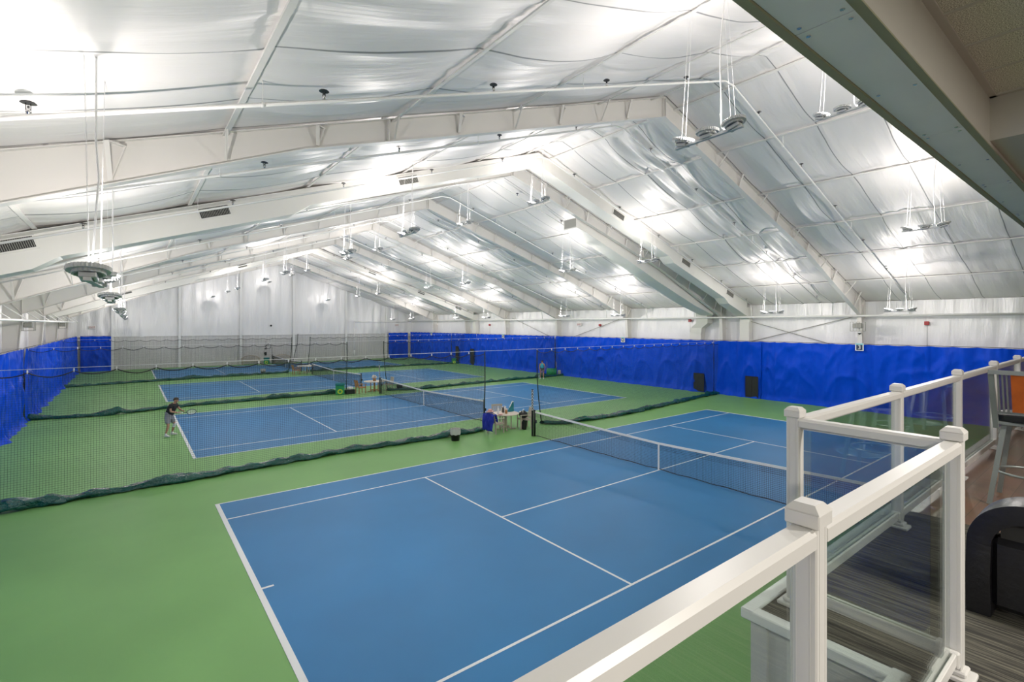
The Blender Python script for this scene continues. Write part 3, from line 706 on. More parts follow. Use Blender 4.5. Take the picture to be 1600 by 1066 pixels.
# ------------------------------------------------------------------ tennis nets
NX = 11.885
for i, yc in enumerate(COURT_Y):
    t = empty('tennis_net', (NX, yc, 0), 'tennis net with white top band across the court ' + ['nearest the balcony', 'second from the balcony', 'third from the balcony', 'farthest from the balcony'][i], 'tennis net', 'tennis nets')
    def nt_(y): q = abs(y)/6.4; return 0.914+(1.07-0.914)*q**1.15
    mb = MB(); st = 0.05; th = 0.0045
    n = int(12.8/st)
    for k in range(n+1):
        y = -6.4+k*st; zt = nt_(y)-0.05; mb.box((-th/2, y-th/2, 0.03), (th/2, y+th/2, zt))
    z = 0.06
    while z < 1.03:
        for k in range(16):
            a = -6.4+k*0.8; b = a+0.8; za, zb = min(z, nt_(a)-0.05), min(z, nt_(b)-0.05); mb.bar((0, a, za), (0, b, zb), th, th)
        z += st
    for k in range(32):   # doubled upper rows
        a = -6.4+k*0.4; b = a+0.4
        for dz in (0.075, 0.125, 0.175, 0.225): mb.bar((0.006, a, nt_(a)-dz), (0.006, b, nt_(b)-dz), th*1.3, th*1.3)
    mb.build('netting', 'netblack', t)
    mb = MB()
    for k in range(16):
        a = -6.4+k*0.8; b = a+0.8; mb.bar((0, a, nt_(a)-0.03), (0, b, nt_(b)-0.03), 0.022, 0.07)
    mb.build('top_band', 'band', t)
    mb = MB(); mb.box((-0.012, -0.028, 0.01), (0.012, 0.028, 0.90)); mb.build('center_strap', 'band', t)
    mb = MB(); mb.tube([(0.0, -6.35+0.4*k, 0.034+0.012*math.sin(k*2.1)+(0.0 if k != 16 else 0.02)) for k in range(33)], 0.012, 5); mb.build('bottom_cord', 'netblack', t)
    for s in (-1, 1):
        mb = MB(); mb.tube([(0, s*6.42, 0.0), (0, s*6.42, 1.10)], 0.045, 10); mb.lathe([(0.05, 1.10), (0.03, 1.13)], (0, s*6.42, 0), 10); mb.box((0.03, s*6.42-0.03, 0.55), (0.10, s*6.42+0.03, 0.68)); mb.build('net_post', 'black', t)
    s_ = 1 if i < 2 else -1
    if i in (0, 1, 3):
        sp = empty('score_keeper', (NX-0.09, yc+6.46, 0), f'tall black score pole with flip numbers at the post of the {NEAR[i]} net', 'score pole', 'score poles on the net posts')
        mb = MB(); mb.box((-0.03, -0.03, 0.0), (0.03, 0.03, 2.02)); mb.build('pole', 'black', sp)
        for k in range(14):
            z = 1.12+k*0.063; q = 0.012 if k % 2 else -0.012; mb = MB(); mb.box((-0.036, q-0.022, z), (-0.03, q+0.022, z+0.036)); mb.box((q-0.022, -0.036, z), (q+0.022, -0.03, z+0.036)); mb.build('number_tab', 'band', sp)

# ------------------------------------------------------------------ signs, alarms and heaters
def digit(ch, h, mat_, parent, y0=0.0):
    """upright flat numeral facing -x, centred on the origin"""
    cu = bpy.data.curves.new('numeral', 'FONT'); cu.body = ch; cu.size = h*1.35; cu.extrude = 0.004; cu.align_x = 'CENTER'; cu.align_y = 'CENTER'
    c_ = bpy.data.objects.new('numeral', cu); COL.objects.link(c_); bpy.context.view_layer.update()
    me = bpy.data.meshes.new_from_object(c_); bpy.data.objects.remove(c_); me.materials.clear(); me.materials.append(M[mat_])
    o = bpy.data.objects.new('lettering', me); COL.objects.link(o); o.parent = parent
    return o
def court_sign(y, ch, label):
    t = empty('court_sign', (29.98, y, 3.56), label, 'sign', 'court number signs on the columns')
    mb = MB(); mb.box((-0.01, -0.2, -0.21), (0.01, 0.2, 0.21)); mb.build('plate', 'white', t); mb = MB(); mb.box((-0.013, -0.19, 0.12), (-0.009, 0.19, 0.2)); mb.build('header_strip', 'paleaqua', t)
    mb = MB(); mb.box((-0.014, -0.15, -0.17), (-0.01, 0.15, 0.12)); mb.build('panel', 'navy', t)
    o = digit(ch, 0.24, 'white', t); o.location = (-0.018, 0, -0.025); o.rotation_euler = (PI/2, 0, -PI/2)
court_sign(-0.08, '3', 'square sign with the number 3 on the nearest right wall column')
court_sign(16.85, '4', 'small square court number sign on the right wall of the second court')
court_sign(33.6, '5', 'small square court number sign on the right wall of the third court')
court_sign(50.0, '6', 'small square court number sign on the right wall of the farthest court')
for y, z, l in [(-2.9, 4.88, 'small red fire alarm on the right wall nearest the balcony'), (11.1, 5.1, 'small red fire alarm on the right wall past the second roof frame'),
                (20.1, 4.75, 'small dark alarm bell on the right wall of the second court'), (37.3, 4.75, 'small dark alarm bell on the right wall of the third court')]:
    t = empty('fire_alarm', (30.66, y, z), l, 'alarm', 'alarms on the right wall')
    mb = MB(); mb.box((0, -0.1, -0.1), (0.12, 0.1, 0.1), 0, bev=0.012); mb.box((0.11, -0.05, -0.05), (0.24, 0.05, 0.05)); mb.build('alarm_box', 'red', t)
    mb = MB(); mb.tube([(0.1, 0, -0.1), (0.1, 0, z and -1.3)], 0.01, 5); mb.build('conduit', 'grille', t)
def exit_sign(loc, rz, label):
    t = empty('exit_sign', loc, label, 'exit sign', 'exit signs', rz)
    mb = MB(); mb.box((-0.28, -0.04, -0.15), (0.28, 0.04, 0.15), 0, bev=0.01); mb.box((-0.1, 0.03, -0.06), (0.1, 0.15, 0.06)); mb.build('plate', 'exitsign', t)
    o = digit('EXIT', 0.16, 'red', t); o.rotation_euler = (PI/2, 0, 0); o.location = (0, -0.045, 0)
exit_sign((-4.75, YB-0.2, 4.5), 0, 'red and white exit sign on the far end wall above the left curtain')
exit_sign((30.75, 22.7, 4.8), -PI/2, 'pale exit sign with red letters on the right wall of the second court')
exit_sign((28.4, YB-0.2, 4.7), 0, 'faint exit sign on the far end wall above the right curtain')
# cage boxes on the frame columns
for x, y, z, l, s in [(29.7, -0.1, 4.7, 'wire cage box on the nearest right wall column above sign 3', 1), (-5.75, 25.3, 4.75, 'wire cage box on the fourth left wall column', -1), (-5.75, 41.8, 4.75, 'wire cage box on a far left wall column', -1)]:
    t = empty('wall_heater', (x, y, z), l, 'heater', 'cage boxes on the columns')
    mb = MB()
    mb.box((-0.02, -0.02, -0.02), (0.4*s if s > 0 else 0.0, 0.02, 0.02))
    for a in (-0.3, 0, 0.3):
        mb.bar((-0.25, a, -0.25), (-0.25, a, 0.25), 0.02, 0.02); mb.bar((0.2, a, -0.25), (0.2, a, 0.25), 0.02, 0.02)
        mb.bar((-0.25, a, -0.25), (0.2, a, -0.25), 0.02, 0.02); mb.bar((-0.25, a, 0.25), (0.2, a, 0.25), 0.02, 0.02)
    for zz in (-0.25, 0.25):
        for xx in (-0.25, 0.2): mb.bar((xx, -0.3, zz), (xx, 0.3, zz), 0.02, 0.02)
    mb.build('cage', 'grille', t); mb = MB(); mb.box((-0.18, -0.22, -0.1), (0.14, 0.22, 0.18), 0, bev=0.03); mb.build('motor', 'grille', t)
t = empty('security_camera', (30.0, -0.08, 4.3), 'white dome camera above the sign 3 on the column', 'camera'); mb = MB(); mb.lathe([(0.09, 0.1), (0.1, 0.04), (0.08, 0.03)], (0, 0, 0), 14); mb.build('housing', 'white', t)
mb = MB(); mb.sphere((0, 0, 0.02), 0.07, n=12); mb.build('dome', 'black', t)
# diagonal wall rods
for a, b, l in [((30.75, 0.3, 5.3), (30.75, 7.9, 3.3), 'thin diagonal brace rod on the right wall rising to the nearest column'), ((30.68, 0.4, 3.3), (30.68, 7.8, 5.4), 'thin diagonal brace rod on the right wall rising to the second column'),
                ((30.75, 17.0, 5.5), (30.75, 25.0, 3.2), 'thin diagonal brace rod on the right wall of the second court'), ((30.75, 25.4, 3.2), (30.75, 33.0, 5.5), 'thin diagonal brace rod on the right wall of the third court')]:
    mb = MB(); mb.tube([a, b], 0.02, 6); tag(mb.build('brace_rod', 'grille'), l, 'brace', 'wall brace rods')

# ------------------------------------------------------------------ court-side furniture
def round_table(loc, label, top='stone', leg='greywood', r=0.62, h=0.74, rz=0.3):
    t = empty('round_table', loc, label, 'table', 'round tables between the courts', rz)
    mb = MB(); mb.lathe([(r-0.015, h-0.035), (r, h-0.025), (r, h-0.008), (r-0.01, h)], (0, 0, 0), 32); mb.build('tabletop', top, t)
    for k in range(4):
        a = PI/4+k*PI/2; c, s = math.cos(a), math.sin(a)
        mb = MB(); mb.bar((0.26*c, 0.26*s, 0.03), (0.26*c, 0.26*s, h-0.035), 0.055, 0.055, up=(c, s, 0)); mb.bar((0.2*c, 0.2*s, 0.025), (0.46*c, 0.46*s, 0.025), 0.06, 0.05); mb.build('leg', leg, t)
    mb = MB(); mb.bar((-0.26, 0, 0.11), (0.26, 0, 0.11), 0.04, 0.05); mb.bar((0, -0.26, 0.11), (0, 0.26, 0.11), 0.04, 0.05)
    mb.bar((-0.3, 0, h-0.06), (0.3, 0, h-0.06), 0.05, 0.05); mb.bar((0, -0.3, h-0.06), (0, 0.3, h-0.06), 0.05, 0.05); mb.build('cross_brace', leg, t)
    return t
def arm_chair(loc, rz, label, m='greywood'):
    """faces +x in its own frame"""
    t = empty('garden_chair', loc, label, 'chair', 'wooden garden chairs', rz)
    for x, y, h in ((0.24, 0.26, 0.64), (0.24, -0.26, 0.64), (-0.24, 0.26, 0.44), (-0.24, -0.26, 0.44)):
        mb = MB(); mb.bar((x, y, 0), (x, y, h), 0.045, 0.045, up=(1, 0, 0)); mb.build('leg', m, t)
    mb = MB(); mb.box((-0.26, -0.29, 0.39), (0.27, -0.25, 0.44)); mb.box((-0.26, 0.25, 0.39), (0.27, 0.29, 0.44))
    for k in range(7): mb.box((-0.25+k*0.075, -0.27, 0.435), (-0.19+k*0.075, 0.27, 0.455))
    mb.build('seat', m, t)
    mb = MB(); mb.bar((-0.25, -0.25, 0.42), (-0.36, -0.25, 0.92), 0.045, 0.035); mb.bar((-0.25, 0.25, 0.42), (-0.36, 0.25, 0.92), 0.045, 0.035)
    mb.bar((-0.36, -0.27, 0.9), (-0.36, 0.27, 0.9), 0.03, 0.08); mb.bar((-0.27, -0.25, 0.52), (-0.27, 0.25, 0.52), 0.03, 0.05)
    for k in range(7): y = -0.19+k*0.063; mb.bar((-0.27, y, 0.53), (-0.355, y, 0.88), 0.035, 0.015)
    mb.build('backrest', m, t)
    for s in (-1, 1):
        mb = MB(); mb.box((-0.31, s*0.27-0.03, 0.635), (0.29, s*0.27+0.03, 0.66), bev=0.006); mb.build('armrest', m, t)
    return t
round_table((11.75, 8.35, 0), 'pale round table with drinks between the two nearest courts')
arm_chair((10.95, 8.0, 0), 0.15, 'wooden armchair left of the pale round table, with a blue jacket over it')
arm_chair((12.55, 7.98, 0), PI-0.35, 'wooden armchair right of the pale round table, with a bag on its seat')
arm_chair((12.1, 9.35, 0), -PI/2-0.3, 'wooden armchair behind the pale round table')
# blue jacket draped over the chair back
def cloth(name, m, loc, rz, label, cat, fn, nu=18, nv=18, thick=0.012):
    mb = MB(); mb.grid(fn, nu, nv); o = mb.build(name, m, None, loc); o.rotation_euler = (0, 0, rz); tag(o, label, cat)
    md = o.modifiers.new('s', 'SOLIDIFY'); md.thickness = thick; return o
def jacket(u, v):
    y = (u-0.5)*0.72; q = (v-0.35)*1.35
    if q < 0: x = -0.27+0.02; z = 0.98+q*0.75*1.0; x = -0.31+0.05-q*0.05
    else: x = -0.44-0.05*math.sin(q*3); z = 0.98-q*0.92
    x += 0.05*nz(y*7, z*4, 2)+0.02*math.sin(y*26+z*3); y += 0.05*nz(z*5, y*3, 7)*(1+q)
    z += 0.05*nz(y*8, 3.3, 1)-0.15*abs(u-0.5)
    return (x, y*(1-0.15*q), max(0.16, z))
cloth('jacket', 'bluecloth', (10.95, 8.0, 0), 0.15, 'royal blue jacket draped over the back of the left armchair', 'jacket', jacket)
mb = MB(); mb.sphere((0, 0, 0.05), 0.10, sc=(1, 1, 0.7)); mb.lathe([(0.17, 0.0), (0.17, 0.012), (0.1, 0.03)], (0, 0, 0), 16)
tag(mb.build('sun_hat', 'pink', None, (10.62, 7.97, 0.985)), 'pale pink hat on top of the blue jacket', 'hat')
def bag(u, v):
    a = 2*PI*u; z = v; r = 0.17*(1+0.15*nz(math.cos(a)*2, math.sin(a)*2, z*2))*math.sin(PI*min(0.97, max(0.02, z)))**0.35
    return (r*math.cos(a)*1.1, r*math.sin(a)*1.3, 0.02+z*0.33)
mb = MB(); mb.grid(bag, 20, 12); t = mb.build('sports_bag', 'black', None, (12.5, 7.98, 0.455)); tag(t, 'dark sports bag with white trim on the right armchair', 'bag')
h = MB(); h.tube([(-0.1, -0.1, 0.3), (-0.08, -0.06, 0.42), (0.08, 0.06, 0.42), (0.1, 0.1, 0.3)], 0.014, 6); h.build('handle', 'white', t)
h = MB(); h.sphere((-0.05, 0.1, 0.3), 0.09, sc=(1.2, 1, 0.5)); h.build('towel', 'white', t)
mb = MB(); mb.grid(lambda u, v: (0.20*(1-0.85*v)*math.cos(2*PI*u)+0.10*v, 0.09*(1-0.4*v)*math.sin(2*PI*u)+0.02*math.sin(6*v+7*u), 0.44*v), 12, 8); mb.v = mb.v
o = mb.build('tote_bag', 'teal', None, (12.2, 8.55, 0.742)); tag(o, 'teal pointed bag standing on the pale round table', 'bag'); h = MB(); h.tube([(0.14, -0.03, 0.43), (0.07, -0.03, 0.47), (-0.12, -0.05, 0.20)], 0.022, 6); h.build('trim', 'white', o)
mb = MB(); mb.bar((12.33, 7.75, 0.02), (12.36, 7.7, 0.44), 0.22, 0.14); tag(mb.build('backpack', 'black'), 'black backpack standing under the right armchair', 'bag')
def bottle(loc, m, label, h=0.24, r=0.036, cap='white'):
    mb = MB(); mb.lathe([(r*0.95, 0), (r, 0.01), (r, h*0.65), (r*0.45, h*0.85), (r*0.42, h*0.93)], (0, 0, 0), 14); o = mb.build('bottle', m, None, loc); tag(o, label, 'bottle', 'bottles on the tables')
    c = MB(); c.lathe([(r*0.5, h*0.93), (r*0.5, h)], (0, 0, 0), 12); c.build('cap', cap, o)
bottle((11.33, 8.35, 0.742), 'white', 'tall white water bottle on the left side of the pale round table', 0.34, 0.045)
bottle((11.72, 8.5, 0.742), 'black', 'black bottle in the middle of the pale round table', 0.30, 0.04)
bottle((12.0, 8.75, 0.742), 'white', 'small white bottle behind the tissue box on the pale table', 0.26, 0.035)
mb = MB(); mb.box((-0.13, -0.08, 0), (0.13, 0.08, 0.16), bev=0.012); o = mb.build('tissue_box', 'stone', None, (11.87, 8.62, 0.742)); tag(o, 'beige tissue box on the pale round table', 'box')
h = MB(); h.grid(lambda u, v: ((u-0.5)*0.14*(1+v), 0.02*math.sin(u*9), 0.16+v*0.09+0.02*math.sin(u*12)), 6, 4); h.build('tissue', 'white', o)
mb = MB(); mb.lathe([(0.05, 0), (0.055, 0.15), (0.04, 0.16)], (0, 0, 0), 14); tag(mb.build('jar', 'teak', None, (11.68, 8.2, 0.742)), 'small brown jar at the front of the pale round table', 'jar')
mb = MB(); mb.lathe([(0.06, 0), (0.10, 0.03), (0.095, 0.035)], (0, 0, 0), 14, sc=(1.3, 0.8)); tag(mb.build('small_dish', 'pink', None, (11.3, 8.12, 0.742)), 'small pinkish dish near the left edge of the pale round table', 'dish')
def bin_(loc, label, liner=True, r=0.15, h=0.36, m='black'):
    mb = MB(); mb.lathe([(r*0.82, 0), (r, h*0.72), (r, h*0.72+0.01), (r*0.93, h*0.7)], (0, 0, 0), 22); o = mb.build('waste_bin', m, None, loc); tag(o, label, 'bin', 'waste bins')
    if liner:
        l = MB(); l.grid(lambda u, v: ((r*1.06+0.02*nz(math.cos(2*PI*u)*3, math.sin(2*PI*u)*3, v*4))*math.cos(2*PI*u), (r*1.06+0.02*nz(u*9, v*3, 3))*math.sin(2*PI*u), h*0.55+v*h*0.5+0.012*math.sin(u*44)), 24, 5); l.build('liner_bag', 'ribwall', o)
    return o
bin_((8.8, 7.85, 0), 'black waste bin with a pale liner beside the nearest divider skirt', r=0.20, h=0.47)
# second table group
round_table((12.0, 24.6, 0), 'wooden round table between the second and third courts', 'stone', 'teak', r=0.75)
arm_chair((10.85, 24.2, 0), 0.1, 'orange wooden chair left of the wooden round table', 'teak')
arm_chair((13.05, 24.7, 0), PI, 'brown wooden chair right of the wooden round table behind the net post', 'greywood')
mb = MB(); mb.lathe([(0.10, 0), (0.12, 0.2), (0.09, 0.22)], (0, 0, 0), 14); o = mb.build('flower_pot', 'teak', None, (12.0, 24.6, 0.742)); tag(o, 'small brown pot with pale flowers on the wooden round table', 'pot')
h = MB()
for k in range(7): h.sphere((0.12*math.cos(k*0.9), 0.12*math.sin(k*0.9), 0.28+0.05*(k % 3)), 0.07)
h.build('flowers', 'stone', o)
def cooler(loc, label, s=1.0, bev=0.03):
    t = empty('ball_hopper', loc, label, 'ball hopper', 'green ball boxes with a yellow ball emblem', -0.4)
    mb = MB(); mb.box((-0.28*s, -0.22*s, 0), (0.28*s, 0.22*s, 0.62*s), bev=bev); mb.build('box', 'greenplastic', t)
    mb = MB(); mb.box((-0.30*s, -0.24*s, 0.62*s), (0.30*s, 0.24*s, 0.78*s), bev=bev); mb.build('lid', 'teal', t)
    mb = MB(); mb.lathe([(0.17*s, 0), (0.17*s, 0.02)], (0, 0, 0), 22); mb.lathe([(0.085*s, 0.02), (0.085*s, 0.026)], (0, 0, 0), 20, 1); mb.xf(Matrix.Translation((0.02, -0.221*s, 0.22*s)) @ Matrix.Rotation(PI/2, 4, 'X')); mb.build('ball_emblem', ['yellow', 'greenplastic'], t)
    return t
cooler((9.55, 24.55, 0), 'green ball box with yellow emblem left of the wooden round table')
mb = MB(); mb.box((-0.3, -0.2, 0), (0.3, 0.2, 0.3), bev=0.03); o = mb.build('gear_bag', 'black', None, (10.2, 24.5, 0)); tag(o, 'black gear bag with a white towel beside the green ball box', 'bag'); h = MB(); h.box((-0.15, -0.15, 0.3), (0.2, 0.15, 0.48), bev=0.04); h.build('towel', 'white', o)
bin_((13.75, 24.2, 0), 'squat black bin right of the wooden round table', False, 0.24, 0.5)
# third table group
round_table((11.9, 41.6, 0), 'pale round table between the third and farthest courts', 'stone', 'greywood', r=0.9)
arm_chair((10.75, 40.9, 0), 0.1, 'tan chair left of the farthest round table', 'teak')
bottle((12.1, 41.5, 0.742), 'white', 'white bottle on the farthest round table', 0.35, 0.05)
bin_((10.2-1.8, 43.6, 0), 'dark bin by the farthest divider skirt', True, 0.22, 0.45)
# benches at the end wall
def bench(loc, label, w=1.9):
    t = empty('arched_bench', loc, label, 'bench', 'arched benches at the end wall')
    mb = MB(); mb.box((-w/2, -0.3, 0.40), (w/2, 0.2, 0.45)); mb.build('seat', 'greywood', t)
    for x in (-w/2+0.05, w/2-0.05):
        for y in (-0.27, 0.17): mb = MB(); mb.box((x-0.04, y-0.04, 0), (x+0.04, y+0.04, 0.62 if y < 0 else 0.8)); mb.build('leg', 'greywood', t)
        mb = MB(); mb.box((x-0.04, -0.3, 0.62), (x+0.04, 0.2, 0.66)); mb.build('armrest', 'greywood', t)
    mb = MB(); pts = [(-w/2+w*k/12, 0.2, 0.75+0.32*math.sin(PI*k/12)) for k in range(13)]
    for a, b in zip(pts[:-1], pts[1:]): mb.bar(a, b, 0.04, 0.09)
    k = -w/2+0.12
    while k < w/2-0.05: mb.bar((k, 0.2, 0.45), (k, 0.2, 0.75+0.32*math.sin(PI*(k+w/2)/w)), 0.04, 0.015); k += 0.11
    mb.build('backrest', 'greywood', t)
bench((9.6, 56.9, 0), 'arched wooden bench at the end wall, left of the green ball box')
bench((13.1, 56.9, 0), 'arched wooden bench at the end wall, right of the green ball box')
cooler((11.25, 56.6, 0), 'small green ball box between the two arched benches', 1.0)
cooler((29.3, 42.9, 0), 'yellow-green ball box at the foot of the right wall curtain', 0.9)
# ball machine at the right wall
t = empty('ball_cart', (29.3, 24.9, 0), 'green ball cart with upright handles beside the right wall curtain', 'ball cart')
mb = MB(); mb.lathe([(0.02, -0.45), (0.33, -0.45), (0.33, 0.45), (0.02, 0.45)], (0, 0, 0), 18); mb.xf(Matrix.Translation((0, 0, 0.36)) @ Matrix.Rotation(-0.9, 4, 'Z') @ Matrix.Rotation(PI/2, 4, 'Y')); mb.build('drum', 'greenplastic', t)
for s in (-0.45, 0.45): mb = MB(); mb.tube([(s*0.78, -s*0.62, 0.1), (s*0.78, -s*0.62, 1.3)], 0.025, 6); mb.build('handle', 'grille', t)
mb = MB(); mb.box((0.45, -0.5, 0.0), (0.75, -0.3, 0.5), bev=0.04); mb.build('hopper', 'ribwall', t)
# wall items at the end wall
mb = MB(); mb.tube([(0.28*math.cos(a*PI/12), 0, 0.28*math.sin(a*PI/12)) for a in range(24)], 0.025, 6, closed=True); tag(mb.build('wall_ring', 'black', None, (11.62, YB-0.14, 2.1)), 'dark ring hanging on the ribbed end wall', 'ring')
mb = MB(); mb.tube([(0, 0, 0.35), (0, 0, 1.3)], 0.012, 5); mb.box((-0.12, -0.04, 0.25), (0.12, 0.04, 0.36)); mb.box((-0.1, -0.04, -0.5), (0.12, 0.04, -0.1), bev=0.02); mb.box((-0.16, -0.04, -0.3), (0.0, 0.04, -0.15)); tag(mb.build('wall_phone', 'dark', None, (11.3, YB-0.14, 1.5)), 'small black box with cable on the ribbed end wall', 'wall box')
mb = MB(); mb.sphere((0, 0, 0), 0.12, n=10); tag(mb.build('wall_bell', 'black', None, (11.9, YB-0.22, 4.65)), 'small round black bell high on the end wall', 'bell')
mb = MB(); mb.tube([(14.95, YB-0.4, 3.6), (14.9, YB-0.4, 2.4), (14.6, YB-0.4, 1.2), (14.4, YB-0.4, 0.1)], 0.03, 6); tag(mb.build('hanging_rope', 'dark'), 'dark slack rope beside the end wall column', 'rope')

# ------------------------------------------------------------------ people
def skinned(name, verts, edges, m, parent, sub=2, root=0):
    me = bpy.data.meshes.new(name); me.from_pydata([v[:3] for v in verts], edges, [])
    me.materials.append(M[m]); o = bpy.data.objects.new(name, me); COL.objects.link(o); o.parent = parent
    md = o.modifiers.new('skin', 'SKIN'); md.use_smooth_shade = True
    sl = me.skin_vertices[0].data if me.skin_vertices else None
    if sl is None:
        bpy.context.view_layer.objects.active = o
        bm_ = __import__('bmesh').new(); bm_.from_mesh(me); bm_.verts.layers.skin.verify(); bm_.to_mesh(me); bm_.free(); sl = me.skin_vertices[0].data
    for i, v in enumerate(verts):
        r = v[3]; sl[i].radius = r if isinstance(r, tuple) else (r, r); sl[i].use_root = (i == root)
    s = o.modifiers.new('sub', 'SUBSURF'); s.levels = sub; s.render_levels = sub
    return o
def chain(verts, pts, start=None):
    """append pts to verts as a chain; returns edges"""
    e = []; prev = start
    for p in pts:
        verts.append(p); i = len(verts)-1
        if prev is not None: e.append((prev, i))
        prev = i
    return e, prev
def lerp(a, b, t): return tuple(a[i]+(b[i]-a[i])*t for i in range(3))
def person(loc, rz, J, cloths, name_label, H=1.0):
    """J: joints in a frame where the person faces +x, y to their left"""
    t = empty('person', loc, name_label, 'person', None, rz); t.scale = (H, H, H)
    V = []; E = []
    V.append((*J['pelvis'], (0.135, 0.16)))
    e, waist = chain(V, [(*lerp(J['pelvis'], J['chest'], 0.45), (0.12, 0.15)), (*J['chest'], (0.125, 0.175)), (*lerp(J['chest'], J['neck'], 0.75), (0.09, 0.13))], 0); E += e
    e, nk = chain(V, [(*J['neck'], 0.06), (*lerp(J['neck'], J['head'], 0.5), 0.058), (*J['head'], (0.095, 0.08)), (*J['crown'], (0.085, 0.075))], waist); E += e
    top = waist
    for s in 'lr':
        sh, el, wr, kn = J['sh'+s], J['el'+s], J['wr'+s], J['kn'+s]
        e, i = chain(V, [(*sh, 0.062), (*lerp(sh, el, 0.5), 0.052), (*el, 0.043), (*lerp(el, wr, 0.4), 0.042), (*wr, 0.029)], top); E += e
        hd = J['hd'+s]; d = (Vector(hd)-Vector(wr)).normalized(); up = Vector(J.get('thumb'+s, (0, 0, 1))); side = d.cross(up).normalized(); upv = side.cross(d)
        palm = Vector(wr)+d*0.075
        V.append((*palm, (0.018, 0.036))); E.append((i, len(V)-1)); pi_ = len(V)-1
        for k, (off, ln) in enumerate(((-0.026, 0.068), (-0.009, 0.076), (0.009, 0.072), (0.026, 0.058))):
            b = palm+d*0.012+upv*(-off); c1 = b+d*ln*0.5+side*0.012; c2 = b+d*ln*0.72+side*ln*0.55
            e, _ = chain(V, [(*b, 0.010), (*c1, 0.009), (*c2, 0.008)], pi_); E += e
        b = Vector(wr)+d*0.03+upv*0.028; e, _ = chain(V, [(*b, 0.011), (*(b+d*0.035+upv*0.018+side*0.01), 0.010), (*(b+d*0.055+upv*0.01+side*0.03), 0.009)], i); E += e
        hp = J['hip'+s]; an = J['an'+s]; to = J['toe'+s]
        e, _ = chain(V, [(*hp, 0.095), (*lerp(hp, kn, 0.45), 0.083), (*kn, 0.056), (*lerp(kn, an, 0.35), 0.056), (*lerp(kn, an, 0.75), 0.038), (*an, 0.036), (*lerp(an, to, 0.6), (0.04, 0.03)), (*to, (0.035, 0.022))], 0); E += e
    body = skinned('body', V, E, 'skin', t)
    # face
    hd_ = Vector(J['head']); f = Vector(J['face']).normalized(); lf = Vector((0, 0, 1)).cross(f).normalized(); cr = Vector(J['crown'])-hd_; upv = f.cross(-lf).normalized()
    if upv.z < 0: upv = -upv
    mb = MB(); c = hd_+f*0.088+upv*0.0; mb.add([c+upv*0.03, c+f*0.028-upv*0.018, c+lf*0.017-upv*0.022, c-lf*0.017-upv*0.022], [(0, 1, 2), (0, 3, 1), (1, 3, 2)]); mb.build('nose', 'skin', t)
    for s in (-1, 1):
        mb = MB(); mb.sphere(hd_+f*0.081+lf*s*0.031+upv*0.028, 0.011, n=8, m=6); mb.build('eye', 'dark', t)
        mb = MB(); mb.sphere(hd_+lf*s*0.083+upv*0.01, 0.026, n=8, m=6, sc=(1, 0.6, 1.2)); mb.build('ear', 'skin', t)
    mb = MB(); mb.bar(hd_+f*0.072-upv*0.045-lf*0.022, hd_+f*0.072-upv*0.045+lf*0.022, 0.014, 0.01); mb.build('mouth', 'pink', t)
    for nm, vs, es, m in cloths(J): skinned(nm, vs, es, m, t)
    for s in 'lr':
        an, to = Vector(J['an'+s]), Vector(J['toe'+s])
        d = (to-an); d.z = 0; d.normalize(); heel = Vector((an.x, an.y, 0.045))-d*0.05; tip = heel+d*0.27
        vs = [(*heel, (0.05, 0.045)), (*(heel+d*0.10+Vector((0, 0, 0.015))), (0.052, 0.05)), (*(tip-d*0.06), (0.052, 0.04)), (*tip, (0.035, 0.032))]
        V2 = vs+[(*(an+Vector((0, 0, 0.01))), 0.047), (*lerp(an, J['kn'+s], 0.22), 0.048)]
        skinned('shoe', V2, [(0, 1), (1, 2), (2, 3), (1, 4), (4, 5)], 'white', t)
    return t
def hair(J, t, long=False):
    h = Vector(J['head']); f = Vector(J['face']).normalized(); mb = MB()
    c = h+Vector((0, 0, 0.038))-f*0.020
    def P(u, v):
        a = 2*PI*u; b = v*PI*(0.62-0.12*math.cos(a-math.atan2(f.y, f.x)))
        r = 0.094+0.004*nz(math.cos(a)*3, math.sin(a)*3, v*4)
        p = Vector((math.cos(a)*math.sin(b), math.sin(a)*math.sin(b)*0.88, math.cos(b)*0.95))*r
        if p.normalized().dot(f) > 0.45 and v > 0.6: p *= 0.86
        return c+p
    mb.grid(P, 20, 10)
    if long: mb.tube([h-f*0.09+Vector((0, 0, 0.02)), h-f*0.13-Vector((0, 0, 0.06)), h-f*0.12-Vector((0, 0, 0.16))], [0.035, 0.04, 0.015], 8)
    o = mb.build('hair', 'hair', t); md = o.modifiers.new('s', 'SOLIDIFY'); md.thickness = 0.015
